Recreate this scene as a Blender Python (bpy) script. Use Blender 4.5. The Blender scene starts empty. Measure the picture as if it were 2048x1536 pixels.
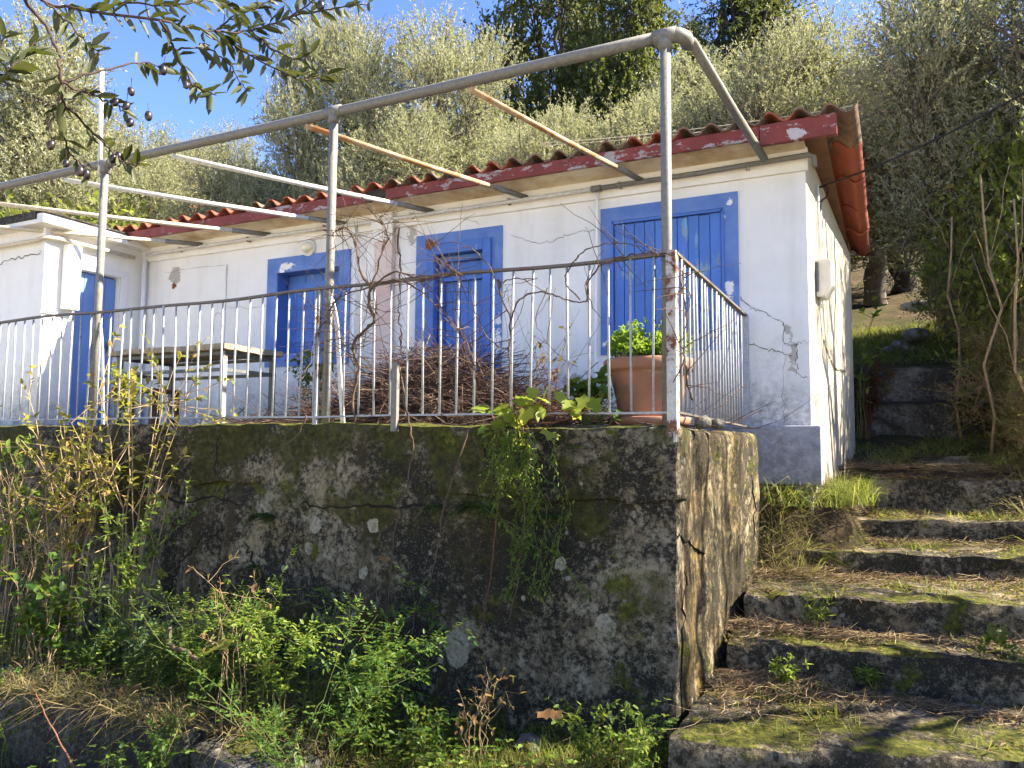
import bpy, math, random
import numpy as np
from mathutils import Vector, Matrix
rng = np.random.default_rng(7); random.seed(7)
sc = bpy.context.scene
col = sc.collection
PI = math.pi
# ------------------------------------------------------------------ camera
CAM = np.array([[0.89821815, 0.02756491, 0.43868476], [0.43948422, -0.07357744, -0.8952318], [0.00760032, 0.99690849, -0.07820294]])
EYE = np.array([0, 0, 1.5]); FPX = 1545.0
cd = bpy.data.cameras.new('camera'); cam = bpy.data.objects.new('camera', cd); col.objects.link(cam)
cd.sensor_width = 36; cd.lens = FPX / 2048 * 36; cd.clip_start = .05; cd.clip_end = 600
m4 = Matrix([list(CAM[i]) + [EYE[i]] for i in range(3)] + [[0, 0, 0, 1]]); cam.matrix_world = m4
sc.camera = cam
# ------------------------------------------------------------------ sky and sun
SUN = Vector((.70, .30, .66)).normalized()
w = bpy.data.worlds.new('World'); sc.world = w; w.use_nodes = True
wn = w.node_tree.nodes; wl = w.node_tree.links
sky = wn.new('ShaderNodeTexSky'); sky.sky_type = 'NISHITA'; sky.sun_disc = False
sky.sun_elevation = math.asin(SUN.z); sky.sun_rotation = math.atan2(SUN.x, SUN.y)
sky.air_density = 1.0; sky.dust_density = .3; sky.ozone_density = 1.6; sky.altitude = 100
bg = wn['Background']; bg.inputs[1].default_value = .078
hs = wn.new('ShaderNodeHueSaturation'); hs.inputs['Saturation'].default_value = 1.22; hs.inputs['Hue'].default_value = .52
wl.new(sky.outputs[0], hs.inputs['Color']); wl.new(hs.outputs[0], bg.inputs[0])
sl = bpy.data.lights.new('sun', 'SUN'); sl.energy = 5.0; sl.angle = math.radians(.55); sl.color = (1, .90, .72)
so = bpy.data.objects.new('sun', sl); col.objects.link(so); so.rotation_euler = SUN.to_track_quat('Z', 'Y').to_euler(); so.location = (20, 8, 25)
sc.view_settings.view_transform = 'Standard'; sc.view_settings.look = 'None'; sc.view_settings.gamma = 1
sc.view_settings.exposure = 2.35
sc.cycles.max_bounces = 4; sc.cycles.diffuse_bounces = 3; sc.cycles.glossy_bounces = 2; sc.cycles.transmission_bounces = 3; sc.cycles.use_adaptive_sampling = True; sc.cycles.adaptive_threshold = .035; sc.cycles.use_denoising = True

# points seen at a pixel of the survey photograph, taken at a known plane
def ray(px, py): return CAM @ np.array([px - 1024.0, 768.0 - py, -FPX])
def onY(px, py, Y): r = ray(px, py); return EYE + r * (Y / r[1])
def onX(px, py, X): r = ray(px, py); return EYE + r * (X / r[0])
def atD(px, py, d): r = ray(px, py); return EYE + r / np.linalg.norm(r) * d
# ------------------------------------------------------------------ numpy noise
def _h(ix, iy, iz):
    n = (ix * 374761393 + iy * 668265263 + iz * 2147483647 + 1013904223) & 0xffffffff
    n = ((n ^ (n >> 13)) * 1274126177) & 0xffffffff
    n = ((n ^ (n >> 16)) * 2246822519) & 0xffffffff
    return ((n ^ (n >> 15)) & 0xffff) / 32767.5 - 1
def vn(P):
    P = np.asarray(P, float); i = np.floor(P).astype(np.int64); f = P - i; f = f * f * (3 - 2 * f)
    out = 0
    for a in (0, 1):
        wx = f[:, 0] if a else 1 - f[:, 0]
        for b in (0, 1):
            wy = f[:, 1] if b else 1 - f[:, 1]
            for c in (0, 1):
                wz = f[:, 2] if c else 1 - f[:, 2]
                out = out + wx * wy * wz * _h(i[:, 0] + a, i[:, 1] + b, i[:, 2] + c)
    return out
def fbm(P, o=3):
    s = 0; a = 1
    for k in range(o): s = s + a * vn(np.asarray(P) * 2 ** k + 17.3 * k); a *= .5
    return s
def vec_noise(P, o=3): return np.stack([fbm(P, o), fbm(P + 31.7, o), fbm(P + 71.9, o)], 1)
def nrm(a): a = np.asarray(a, float); return a / np.maximum(np.linalg.norm(a, axis=-1, keepdims=True), 1e-9)

# ------------------------------------------------------------------ materials
class N:
    def __init__(s, name):
        s.m = bpy.data.materials.new(name); s.m.use_nodes = True; s.t = s.m.node_tree; s.n = s.t.nodes; s.l = s.t.links
        s.n.clear(); s.out = s.n.new('ShaderNodeOutputMaterial'); s.tc = s.n.new('ShaderNodeTexCoord')
    def put(s, sock, v):
        if hasattr(v, 'links'): s.l.new(v, sock)
        elif isinstance(v, (tuple, list)): sock.default_value = (*v, 1)[:len(sock.default_value)] if len(v) == 3 else v
        else: sock.default_value = v
    def map(s, scale=(1, 1, 1), src='Object', rot=(0, 0, 0)):
        k = s.n.new('ShaderNodeMapping'); k.inputs['Scale'].default_value = scale; k.inputs['Rotation'].default_value = rot
        s.l.new(s.tc.outputs[src], k.inputs[0]); return k.outputs[0]
    def noise(s, scale, detail=4, rough=.55, vec=None, dist=0):
        k = s.n.new('ShaderNodeTexNoise'); k.inputs['Scale'].default_value = scale; k.inputs['Detail'].default_value = detail
        k.inputs['Roughness'].default_value = rough; k.inputs['Distortion'].default_value = dist
        s.l.new(vec if vec else s.tc.outputs['Object'], k.inputs['Vector']); return k.outputs[0]
    def voro(s, scale, vec=None, feature='F1', rnd=1):
        k = s.n.new('ShaderNodeTexVoronoi'); k.feature = feature; k.inputs['Scale'].default_value = scale; k.inputs['Randomness'].default_value = rnd
        s.l.new(vec if vec else s.tc.outputs['Object'], k.inputs['Vector']); return k.outputs[0]
    def ramp(s, fac, stops, interp='LINEAR'):
        k = s.n.new('ShaderNodeValToRGB'); e = k.color_ramp.elements; k.color_ramp.interpolation = interp
        while len(e) < len(stops): e.new(.5)
        for q, (p, c) in zip(e, stops): q.position = p; q.color = (c, c, c, 1) if not isinstance(c, (tuple, list)) else (*c, 1)
        s.put(k.inputs[0], fac); return k.outputs[0]
    def mix(s, fac, a, b, mode='MIX'):
        k = s.n.new('ShaderNodeMix'); k.data_type = 'RGBA'; k.blend_type = mode
        s.put(k.inputs[0], fac); s.put(k.inputs[6], a); s.put(k.inputs[7], b); return k.outputs[2]
    def math(s, op, a, b=0.0):
        k = s.n.new('ShaderNodeMath'); k.operation = op; s.put(k.inputs[0], a); s.put(k.inputs[1], b); return k.outputs[0]
    def attr(s, name): k = s.n.new('ShaderNodeAttribute'); k.attribute_name = name; return k.outputs['Fac']
    def rand(s): return s.n.new('ShaderNodeObjectInfo').outputs['Random']
    def xyz(s, i, src='Object'):
        k = s.n.new('ShaderNodeSeparateXYZ'); s.l.new(s.tc.outputs[src], k.inputs[0]); return k.outputs[i]
    def bump(s, h, strength=.5, dist=.01):
        k = s.n.new('ShaderNodeBump'); k.inputs['Strength'].default_value = strength; k.inputs['Distance'].default_value = dist
        s.l.new(h, k.inputs['Height']); return k.outputs[0]
    def spots(s, c, pts, colr, amp=.05, sc_=14):
        nz = s.math('MULTIPLY', s.math('SUBTRACT', s.noise(sc_, 7, .7), .5), 1)
        for (x, y, z, rx, rz) in pts:
            mp = s.n.new('ShaderNodeMapping'); mp.inputs['Location'].default_value = (-x / rx, 0, -z / rz); mp.inputs['Scale'].default_value = (1 / rx, 0, 1 / rz); s.l.new(s.tc.outputs['Object'], mp.inputs[0])
            ln = s.n.new('ShaderNodeVectorMath'); ln.operation = 'LENGTH'; s.l.new(mp.outputs[0], ln.inputs[0])
            m = s.ramp(s.math('ADD', ln.outputs['Value'], s.math('MULTIPLY', nz, amp / min(rx, rz) * 2)), [(.92, 1), (1.0, 0)]); c = s.mix(m, c, colr)
        return c
    def done(s, color, rough=.85, bump=None, metal=0, spec=.3):
        b = s.n.new('ShaderNodeBsdfPrincipled'); s.put(b.inputs['Base Color'], color); s.put(b.inputs['Roughness'], rough)
        s.put(b.inputs['Metallic'], metal); b.inputs['Specular IOR Level'].default_value = spec
        if bump: s.l.new(bump, b.inputs['Normal'])
        s.l.new(b.outputs[0], s.out.inputs[0]); return s.m
MT = {}
def leafmat(name, cols, under=None, tr=.35, rough=.5, spec=.25, tcol=(.42, .48, .06), tm_=.55):
    q = N(name); c = q.ramp(q.attr('rnd'), [(i / max(1, len(cols) - 1), k) for i, k in enumerate(cols)])
    ct = q.mix(tm_, c, tcol, 'MIX')
    if under:
        g = q.n.new('ShaderNodeNewGeometry'); c = q.mix(g.outputs['Backfacing'], c, under)
    b = q.n.new('ShaderNodeBsdfPrincipled'); q.put(b.inputs['Base Color'], c); b.inputs['Roughness'].default_value = rough; b.inputs['Specular IOR Level'].default_value = spec
    t = q.n.new('ShaderNodeBsdfTranslucent'); q.put(t.inputs[0], ct)
    x = q.n.new('ShaderNodeMixShader'); x.inputs[0].default_value = tr
    q.l.new(b.outputs[0], x.inputs[1]); q.l.new(t.outputs[0], x.inputs[2]); q.l.new(x.outputs[0], q.out.inputs[0]); MT[name] = q.m
def plain(name, colr, rough=.7, var=.25, scale=8, metal=0, bump=.3, spec=.3, obj=0):
    q = N(name); n = q.noise(scale, 6, .65); c = q.mix(q.ramp(n, [(.3, 0), (.7, 1)]), tuple(x * (1 - var) for x in colr), tuple(min(1, x * (1 + var)) for x in colr))
    if obj: c = q.mix(q.math('MULTIPLY', q.rand(), obj), c, tuple(x * .35 for x in colr))
    MT[name] = q.done(c, rough, q.bump(q.noise(scale * 6, 4), bump, .004), metal, spec)

CO = np.array([-4.4, 6.5, 1.3]); fl_ = lambda *L: [(*(onY(a, b, 6.5) - CO), rx, rz) for a, b, rx, rz in L]
BF = fl_((574, 533, .10, .035), (564, 548, .03, .06), (545, 722, .05, .03), (1459, 580, .035, .085), (1461, 405, .016, .02), (1216, 690, .05, .025), (992, 690, .05, .13), (998, 640, .02, .05), (843, 700, .03, .1))
PB = fl_((824, 465, .05, .13), (1585, 705, .03, .12), (352, 552, .10, .11), (860, 720, .2, .06), (1150, 760, .12, .05), (1575, 660, .02, .03))
# white plaster, weathered: flaked grey patches, faint stains, splash dirt above the ground
def plaster(name, base, dirtz, tint):
    q = N(name); big = q.noise(1.3, 5, .6); c = q.mix(q.ramp(big, [(.35, 0), (.7, 1)]), base, tint)
    st = q.ramp(q.noise(1, 6, .65, q.map((5, 5, .55))), [(.5, 0), (.75, 1)])
    c = q.mix(q.math('MULTIPLY', st, .28), c, (.45, .40, .31))
    z = q.math('ADD', q.xyz(2), q.math('MULTIPLY', q.math('SUBTRACT', q.noise(2.2, 7, .7), .5), 1.3))
    d = q.ramp(q.math('SUBTRACT', z, dirtz), [(0, 1), (.55, 0)])
    c = q.mix(q.math('MULTIPLY', d, q.ramp(q.noise(16, 8, .75), [(.38, .1), (.6, .8)])), c, (.17, .165, .16))
    sp = q.ramp(q.noise(60, 3, .6), [(.68, 0), (.74, 1)]); c = q.mix(q.math('MULTIPLY', sp, .3), c, (.30, .28, .25))
    c = q.spots(c, PB, q.mix(q.noise(20, 6), (.34, .315, .28), (.50, .47, .42)), .11) if name == 'plaster' else c
    h = q.math('ADD', q.noise(35, 6, .65), q.math('MULTIPLY', q.noise(4, 3), 1.5))
    MT[name] = q.done(c, .9, q.bump(h, .35, .012), spec=.15)
plaster('plaster', (.80, .79, .77), .40, (.70, .69, .66))
plaster('plaster_annex', (.82, .80, .76), .12, (.74, .72, .67))
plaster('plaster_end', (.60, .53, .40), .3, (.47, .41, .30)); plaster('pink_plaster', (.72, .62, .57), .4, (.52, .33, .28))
plaster('plinth_paint', (.42, .42, .45), .25, (.25, .25, .27))
plain('cornice', (.72, .66, .52), .85, .15, 3)
q = N('soffit'); n = q.noise(2.5, 6, .65); c = q.mix(q.ramp(n, [(.4, 0), (.68, 1)]), (.74, .64, .45), (.42, .27, .12)); MT['soffit'] = q.done(c, .85, q.bump(q.noise(20), .3, .006))
plain('bare_plaster', (.42, .39, .34), .95, .3, 14, bump=.8)
plain('crack', (.12, .105, .09), 1, .3, 20)
plain('rust_stain', (.20, .065, .02), .95, .4, 20)
# blue paint over old turquoise and grey wood
def blue(name, colr, amount, up=True):
    q = N(name); v = q.map((14, 14, 1.6)) if up else q.map((1.6, 14, 14))
    n = q.noise(1, 8, .7, v); n2 = q.noise(3.2, 5, .6)
    mask = q.ramp(q.math('ADD', q.math('MULTIPLY', n, .6), q.math('MULTIPLY', n2, .5)), [(amount, 0), (amount + .025, 1)])
    under = q.ramp(q.noise(7, 4), [(.45, (.13, .34, .56)), (.58, (.24, .27, .30)), (.68, (.07, .07, .07))])
    base = q.mix(q.ramp(q.noise(2, 6), [(.3, 0), (.7, 1)]), colr, tuple(min(1, x * 1.35) for x in colr))
    base = q.mix(q.math('MULTIPLY', q.rand(), .3), base, tuple(x * .6 for x in colr))
    MT[name] = q.done(q.mix(mask, base, under), .55, q.bump(q.math('SUBTRACT', q.noise(1, 6, .6, q.map((60, 60, 3))), q.math('MULTIPLY', mask, 1.2)), .5, .004), spec=.4)
blue('blue_wood', (.055, .14, .43), .67); blue('blue_worn', (.06, .15, .45), .605); blue('blue_faded', (.12, .22, .50), .64)
q = N('blue_band'); n = q.noise(2.6, 7, .62); c = q.mix(q.ramp(n, [(.70, 0), (.715, 1)]), q.mix(q.ramp(q.noise(5, 6), [(.3, 0), (.7, 1)]), (.075, .155, .43), (.15, .245, .52)), (.62, .60, .56)); c = q.spots(c, BF, (.74, .73, .71), .10)
MT['blue_band'] = q.done(c, .75, q.bump(q.noise(40, 5), .3, .006))
# red painted fascia flaking to grey wood / white primer
q = N('red_fascia'); n = q.noise(1, 9, .72, q.map((5, 5, 11))); big = q.noise(1.1, 3)
low = q.ramp(q.xyz(2), [(0, 0), (1, 1)])
mk = q.ramp(q.math('ADD', q.math('ADD', q.math('MULTIPLY', n, .8), q.math('MULTIPLY', big, .35)), q.ramp(q.xyz(0), [(0, -0.0), (.3, .05)])), [(.655, 0), (.675, 1)])
c = q.mix(mk, q.mix(q.ramp(q.noise(6, 6), [(.3, 0), (.7, 1)]), (.15, .03, .023), (.22, .047, .035)), q.mix(q.noise(14, 4), (.46, .41, .38), (.22, .17, .16)))
lx = onY(1592, 268, 6.1) - CO; c = q.spots(c, [(lx[0], 0, lx[2], .075, .05)], q.mix(q.noise(30, 5), (.55, .50, .47), (.36, .30, .28)), .06)
MT['red_fascia'] = q.done(c, .65, q.bump(q.math('MULTIPLY', mk, -1), .5, .004))
# roof tile: terracotta, dark lichen on weathered ones
q = N('roof_tile'); n = q.noise(6, 7, .7); r = q.rand()
c = q.mix(q.ramp(q.noise(2, 3), [(.3, 0), (.7, 1)]), (.23, .058, .034), (.33, .095, .052))
c = q.mix(q.math('MULTIPLY', q.ramp(n, [(.50, 0), (.6, 1)]), q.ramp(q.xyz(2, 'Object'), [(0, .0), (.03, .9)])), c, (.085, .07, .055))
c = q.mix(q.math('MULTIPLY', r, .35), c, (.22, .06, .035))
MT['roof_tile'] = q.done(c, .85, q.bump(q.noise(40, 5), .4, .005))
q = N('roof_tile_old'); n = q.noise(9, 8, .75); c = q.mix(q.ramp(n, [(.42, 0), (.6, 1)]), (.20, .115, .075), (.075, .065, .052)); c = q.mix(q.ramp(q.noise(22, 6, .7), [(.55, 0), (.66, .8)]), c, (.30, .26, .20)); MT['roof_tile_old'] = q.done(c, .95, q.bump(n, .7, .008))
# galvanised / painted pipe
def pipe(name, colr, rustc=(.22, .09, .03), amt=.6, metal=.0):
    q = N(name); n = q.noise(5, 7, .7); f = q.noise(40, 5, .7)
    c = q.mix(q.ramp(f, [(.35, 0), (.7, 1)]), tuple(x * .72 for x in colr), tuple(min(1, x * 1.15) for x in colr))
    c = q.mix(q.ramp(n, [(amt, 0), (amt + .06, 1)]), c, rustc)
    MT[name] = q.done(c, .6, q.bump(f, .3, .002), metal, .4)
pipe('pipe_grey', (.18, .172, .15), amt=.63); pipe('pipe_rusty', (.42, .30, .18), (.30, .14, .05), .46); pipe('pipe_white', (.62, .60, .55), amt=.66)
pipe('pipe_cream', (.60, .53, .40), amt=.62); pipe('rail_paint', (.36, .375, .39), (.10, .05, .025), .58); pipe('rail_top', (.13, .11, .095), (.13, .06, .03), .58)
pipe('rust_post', (.50, .49, .45), (.13, .04, .016), .50)
plain('conduit', (.78, .78, .77), .5, .06, 4, bump=.05, spec=.4)
plain('meter_plastic', (.60, .59, .55), .55, .1, 5, bump=.05, spec=.4)
plain('cable', (.012, .012, .012), .5, .1, 10)
plain('wire_pale', (.55, .5, .42), .6, .2, 10)
plain('lamp_glass', (.72, .66, .50), .35, .2, 6, spec=.5)
# terracotta
q = N('terracotta'); c = q.mix(q.ramp(q.noise(3, 6), [(.3, 0), (.7, 1)]), (.24, .115, .068), (.32, .165, .105))
c = q.mix(q.ramp(q.noise(4, 7, .7, q.map((1, 1, 2.5))), [(.58, 0), (.72, .6)]), c, (.50, .42, .35)); MT['terracotta'] = q.done(c, .85, q.bump(q.noise(30), .25, .004))
# mossy, lichen-stained concrete
WS = [(px_[0] + 5, 0, px_[2], r_, r_ * 1.2) for px_, r_ in ((onY(912, 1298, 4.2), .10), (onY(614, 1097, 4.2), .034), (onY(722, 1146, 4.2), .036), (onY(1118, 1128, 4.2), .036), (onY(845, 1182, 4.2), .03), (onY(1215, 1250, 4.2), .06), (onY(630, 1050, 4.2), .05), (onY(745, 1050, 4.2), .04), (onY(540, 1180, 4.2), .03))]
def mossy(name, base, streak, moss_top=1, dark=.5, lich=1, spots=()):
    q = N(name); geo = q.n.new('ShaderNodeNewGeometry'); sx = q.n.new('ShaderNodeSeparateXYZ'); q.l.new(geo.outputs['Normal'], sx.inputs[0])
    big = q.noise(1.4, 6, .65, dist=.4); mid = q.noise(5.5, 8, .72); fine = q.noise(28, 6, .75)
    c = q.mix(q.ramp(big, [(.35, 0), (.65, 1)]), base[0], base[1])
    c = q.mix(q.ramp(mid, [(.45, 0), (.62, 1)]), c, base[2])
    if streak:
        s1 = q.noise(1, 7, .65, q.map((9, 9, .55))); s2 = q.noise(1, 6, .7, q.map((5, 5, .4)))
        c = q.mix(q.ramp(s1, [(.40, 0), (.56, 1)]), c, (.065, .042, .018)); c = q.mix(q.ramp(s2, [(.50, 0), (.62, .8)]), c, (.24, .165, .035))
        c = q.mix(q.ramp(q.noise(1, 5, .6, q.map((11, 11, .7))), [(.62, 0), (.68, .7)]), c, (.13, .15, .03))
    bl = q.ramp(q.math('ADD', q.math('MULTIPLY', fine, .5), q.math('MULTIPLY', q.noise(1.5, 9, .72, dist=.8), .62)), [(.485, 0), (.58, 1)])
    c = q.mix(q.math('MULTIPLY', bl, dark), c, (.018, .017, .013))
    gr = q.noise(95, 4, .7); c = q.mix(q.ramp(gr, [(.58, 0), (.68, .35)]), c, tuple(min(1, x * 1.7) for x in base[2])); c = q.mix(q.ramp(gr, [(.32, .45), (.43, 0)]), c, (.02, .018, .014))
    v = q.voro(3.1); vm = q.math('ADD', v, q.math('MULTIPLY', q.math('SUBTRACT', q.noise(9, 5), .5), .35))
    l1 = q.math('MULTIPLY', q.ramp(vm, [(.07, 1), (.10, 0)]), q.ramp(q.noise(1.1, 2), [(.5, 0), (.53, 1)])); l2 = q.ramp(q.math('ADD', q.voro(8.0), q.math('MULTIPLY', q.math('SUBTRACT', q.noise(22, 5), .5), .4)), [(.10, 1), (.16, 0)])
    lm = q.math('MULTIPLY', q.math('MAXIMUM', l1, q.math('MULTIPLY', l2, q.ramp(big, [(.48, 0), (.56, 1)]))), .85 * lich)
    c = q.mix(lm, c, (.34, .32, .25))
    if name == 'wall_concrete':
        c = q.mix(q.ramp(q.noise(1, 7, .68, q.map((4.5, 4.5, .45))), [(.52, 0), (.66, .8)]), c, (.05, .037, .02))
        mg = q.ramp(q.math('ADD', q.noise(1.7, 8, .7), q.ramp(q.xyz(2), [(.9, 0), (1.0, .07)])), [(.55, 0), (.62, .85)]); c = q.mix(mg, c, q.ramp(q.noise(24, 5), [(.35, (.022, .024, .007)), (.6, (.06, .058, .014)), (.8, (.11, .085, .025))]))
    if spots: c = q.spots(c, spots, q.mix(q.ramp(q.noise(40, 6, .7), [(.4, 0), (.62, 1)]), (.36, .33, .25), (.20, .175, .12)), .05, 11)
    up = q.ramp(sx.outputs[2], [(.35, 0), (.8, 1)])
    mm = q.ramp(q.math('ADD', q.noise(2.3, 7, .68), q.math('MULTIPLY', up, .13 * moss_top)), [(.585, 0), (.635, 1)])
    mossc = q.ramp(q.noise(30, 4), [(.3, (.025, .032, .007)), (.5, (.065, .070, .012)), (.75, (.16, .145, .025))])
    c = q.mix(mm, c, mossc)
    h = q.math('ADD', q.math('MULTIPLY', mid, .8), q.math('ADD', q.math('MULTIPLY', fine, .5), q.math('MULTIPLY', mm, .35)))
    MT[name] = q.done(c, .95, q.bump(h, .9, .03), spec=.15)
mossy('wall_concrete', ((.25, .205, .13), (.095, .072, .042), (.31, .27, .19)), False, 1.3, .98, 1, WS)
mossy('wall_side', ((.38, .31, .19), (.44, .37, .24), (.28, .22, .13)), True, .3, .9, .5)
mossy('step_concrete', ((.24, .19, .115), (.15, .112, .066), (.31, .265, .18)), False, .75, .93, .6)
mossy('dark_concrete', ((.11, .10, .085), (.07, .064, .053), (.17, .16, .145)), False, .5, .8, 1)
mossy('rock', ((.22, .20, .17), (.16, .145, .12), (.28, .26, .23)), False, .5, .5, .8)
mossy('terrace_floor', ((.22, .20, .17), (.17, .15, .12), (.26, .24, .20)), False, .6, .6, .3)
q = N('table_concrete'); n = q.noise(6, 8, .75); c = q.mix(q.ramp(n, [(.42, 0), (.58, 1)]), (.46, .33, .21), (.20, .19, .14)); c = q.mix(q.ramp(q.noise(22, 5), [(.55, 0), (.64, .8)]), c, (.05, .05, .03)); MT['table_concrete'] = q.done(c, .95, q.bump(n, .8, .02))
plain('steel_dark', (.12, .125, .12), .6, .3, 9); plain('old_wood', (.14, .075, .045), .85, .4, 6)
# soil with leaf litter, greener in front
q = N('soil'); n = q.noise(3, 8, .7); f = q.noise(30, 6, .75); g = q.noise(.9, 5, .6)
c = q.ramp(n, [(.3, (.04, .03, .02)), (.5, (.085, .062, .038)), (.7, (.14, .105, .062))]); c = q.mix(q.ramp(g, [(.48, 0), (.62, .8)]), c, q.mix(q.noise(50, 3), (.02, .03, .008), (.07, .085, .02)))
c = q.mix(q.ramp(f, [(.56, 0), (.66, .7)]), c, (.20, .15, .085)); MT['soil'] = q.done(c, 1, q.bump(q.math('ADD', n, f), 1, .05), spec=.1)
plain('bark', (.115, .095, .075), .95, .4, 12, bump=1); plain('bark_dark', (.05, .042, .034), .95, .4, 12, bump=1)
plain('twig_olive', (.05, .032, .026), .8, .3, 30); plain('stem_tan', (.30, .21, .115), .8, .35, 18); plain('stem_red', (.13, .055, .03), .8, .3, 18)
plain('stem_green', (.10, .12, .03), .7, .3, 18); plain('vine_bark', (.105, .07, .048), .95, .45, 25, bump=1)
q = N('brush'); r = q.attr('rnd'); MT['brush'] = q.done(q.ramp(r, [(0, (.03, .018, .014)), (.45, (.072, .038, .028)), (.8, (.115, .068, .048)), (1, (.22, .165, .115))]), .85)
q = N('dry_straw'); MT['dry_straw'] = q.done(q.ramp(q.attr('rnd'), [(0, (.07, .042, .022)), (.4, (.16, .105, .055)), (.8, (.30, .215, .115)), (1, (.44, .34, .20))]), .9)
leafmat('olive_leaf', [(.155, .168, .075), (.205, .215, .10), (.255, .26, .13), (.31, .31, .165)], (.36, .36, .25), .40, .6, .18, (.38, .39, .17), .5)
leafmat('olive_leaf_shaded', [(.075, .088, .042), (.11, .125, .06), (.15, .165, .085)], (.22, .23, .165), .36, .6, .15, (.32, .35, .12), .5)  # olive leaf again, with shade put into its colour for the dark crowns
leafmat('olive_near_shaded', [(.022, .030, .012), (.032, .042, .016), (.05, .06, .022)], (.075, .082, .045), .10, .55, .2)  # near olive leaf, darkened in colour to look backlit and shaded
leafmat('oak_leaf', [(.018, .030, .010), (.035, .052, .016), (.065, .082, .026), (.11, .12, .04)], None, .25, .5, .3)
leafmat('fir_leaf', [(.018, .032, .018), (.035, .055, .028), (.06, .08, .04)], None, .2, .6)
leafmat('far_leaf', [(.035, .045, .018), (.06, .07, .026), (.10, .11, .045)], None, .25, .6)
leafmat('bright_leaf', [(.03, .075, .012), (.07, .14, .02), (.13, .21, .03), (.25, .30, .06)], None, .5, .5)
leafmat('green_leaf', [(.025, .065, .012), (.05, .11, .018), (.09, .16, .025)], None, .4, .45)
leafmat('dark_leaf', [(.015, .035, .012), (.028, .055, .018), (.05, .08, .024)], None, .25, .45)
leafmat('bush_leaf', [(.10, .13, .03), (.16, .18, .045), (.23, .23, .06)], None, .4, .6)
leafmat('yellow_leaf', [(.10, .13, .02), (.20, .20, .03), (.32, .26, .04), (.36, .22, .06)], None, .45, .6)
leafmat('vine_leaf', [(.11, .18, .02), (.20, .26, .03), (.34, .34, .05)], None, .5, .5)
leafmat('red_leaf', [(.05, .012, .012), (.09, .02, .018), (.14, .03, .022)], None, .3, .5)
leafmat('parsley', [(.06, .16, .012), (.11, .24, .018), (.17, .32, .03)], None, .45, .5)
leafmat('grass', [(.04, .075, .012), (.085, .13, .02), (.16, .19, .04), (.30, .24, .10)], None, .4, .6)
leafmat('straw_blade', [(.07, .05, .025), (.16, .115, .055), (.28, .21, .11), (.10, .11, .03)], None, .3, .8)
leafmat('dead_leaf', [(.07, .035, .016), (.14, .07, .03), (.24, .135, .055), (.34, .23, .10)], None, .3, .7)
leafmat('thicket_leaf', [(.09, .13, .024), (.16, .20, .04), (.26, .27, .06), (.34, .30, .08)], None, .6, .6)
leafmat('scrub_leaf', [(.07, .08, .028), (.13, .14, .04), (.21, .19, .06), (.24, .15, .065)], None, .45, .6)
q = N('olive_fruit'); MT['olive_fruit'] = q.done(q.mix(q.rand(), (.012, .008, .014), (.03, .022, .02)), .35, spec=.5)

# ------------------------------------------------------------------ mesh helpers
def tag(o, label=None, cat=None, group=None, kind=None):
    for k, v in (('label', label), ('category', cat), ('group', group), ('kind', kind)):
        if v: o[k] = v
    return o
def origin(par):
    v = np.zeros(3); o = par
    while o is not None: v = v + np.array(o.location); o = o.parent
    return v
def link(name, me, parent=None, loc=(0, 0, 0)):
    o = bpy.data.objects.new(name, me); col.objects.link(o); o.parent = parent; o.location = loc; return o
def empty(name, loc, label, cat, group=None):
    o = bpy.data.objects.new(name, None); col.objects.link(o); o.location = loc; o.empty_display_size = .2
    return tag(o, label, cat, group)
def np_mesh(name, V, Fs, mat, smooth=False, rnd=None):
    me = bpy.data.meshes.new(name); V = np.asarray(V, np.float32); me.vertices.add(len(V)); me.vertices.foreach_set('co', V.ravel())
    Fs = [np.asarray(f, np.int32) for f in Fs if len(f)]; nl = sum(f.size for f in Fs); npoly = sum(len(f) for f in Fs)
    me.loops.add(nl); me.polygons.add(npoly)
    me.loops.foreach_set('vertex_index', np.concatenate([f.ravel() for f in Fs]))
    tot = np.concatenate([np.full(len(f), f.shape[1], np.int32) for f in Fs]); st = np.concatenate([[0], np.cumsum(tot)[:-1]]).astype(np.int32)
    me.polygons.foreach_set('loop_start', st)
    try: me.polygons.foreach_set('loop_total', tot)
    except Exception: pass
    if smooth: me.polygons.foreach_set('use_smooth', np.ones(npoly, bool))
    me.update(calc_edges=True); me.validate()
    if rnd is not None:
        a = me.attributes.new('rnd', 'FLOAT', 'FACE'); a.data.foreach_set('value', np.asarray(rnd, np.float32)[:len(me.polygons)])
    me.materials.append(MT[mat]); return me
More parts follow.
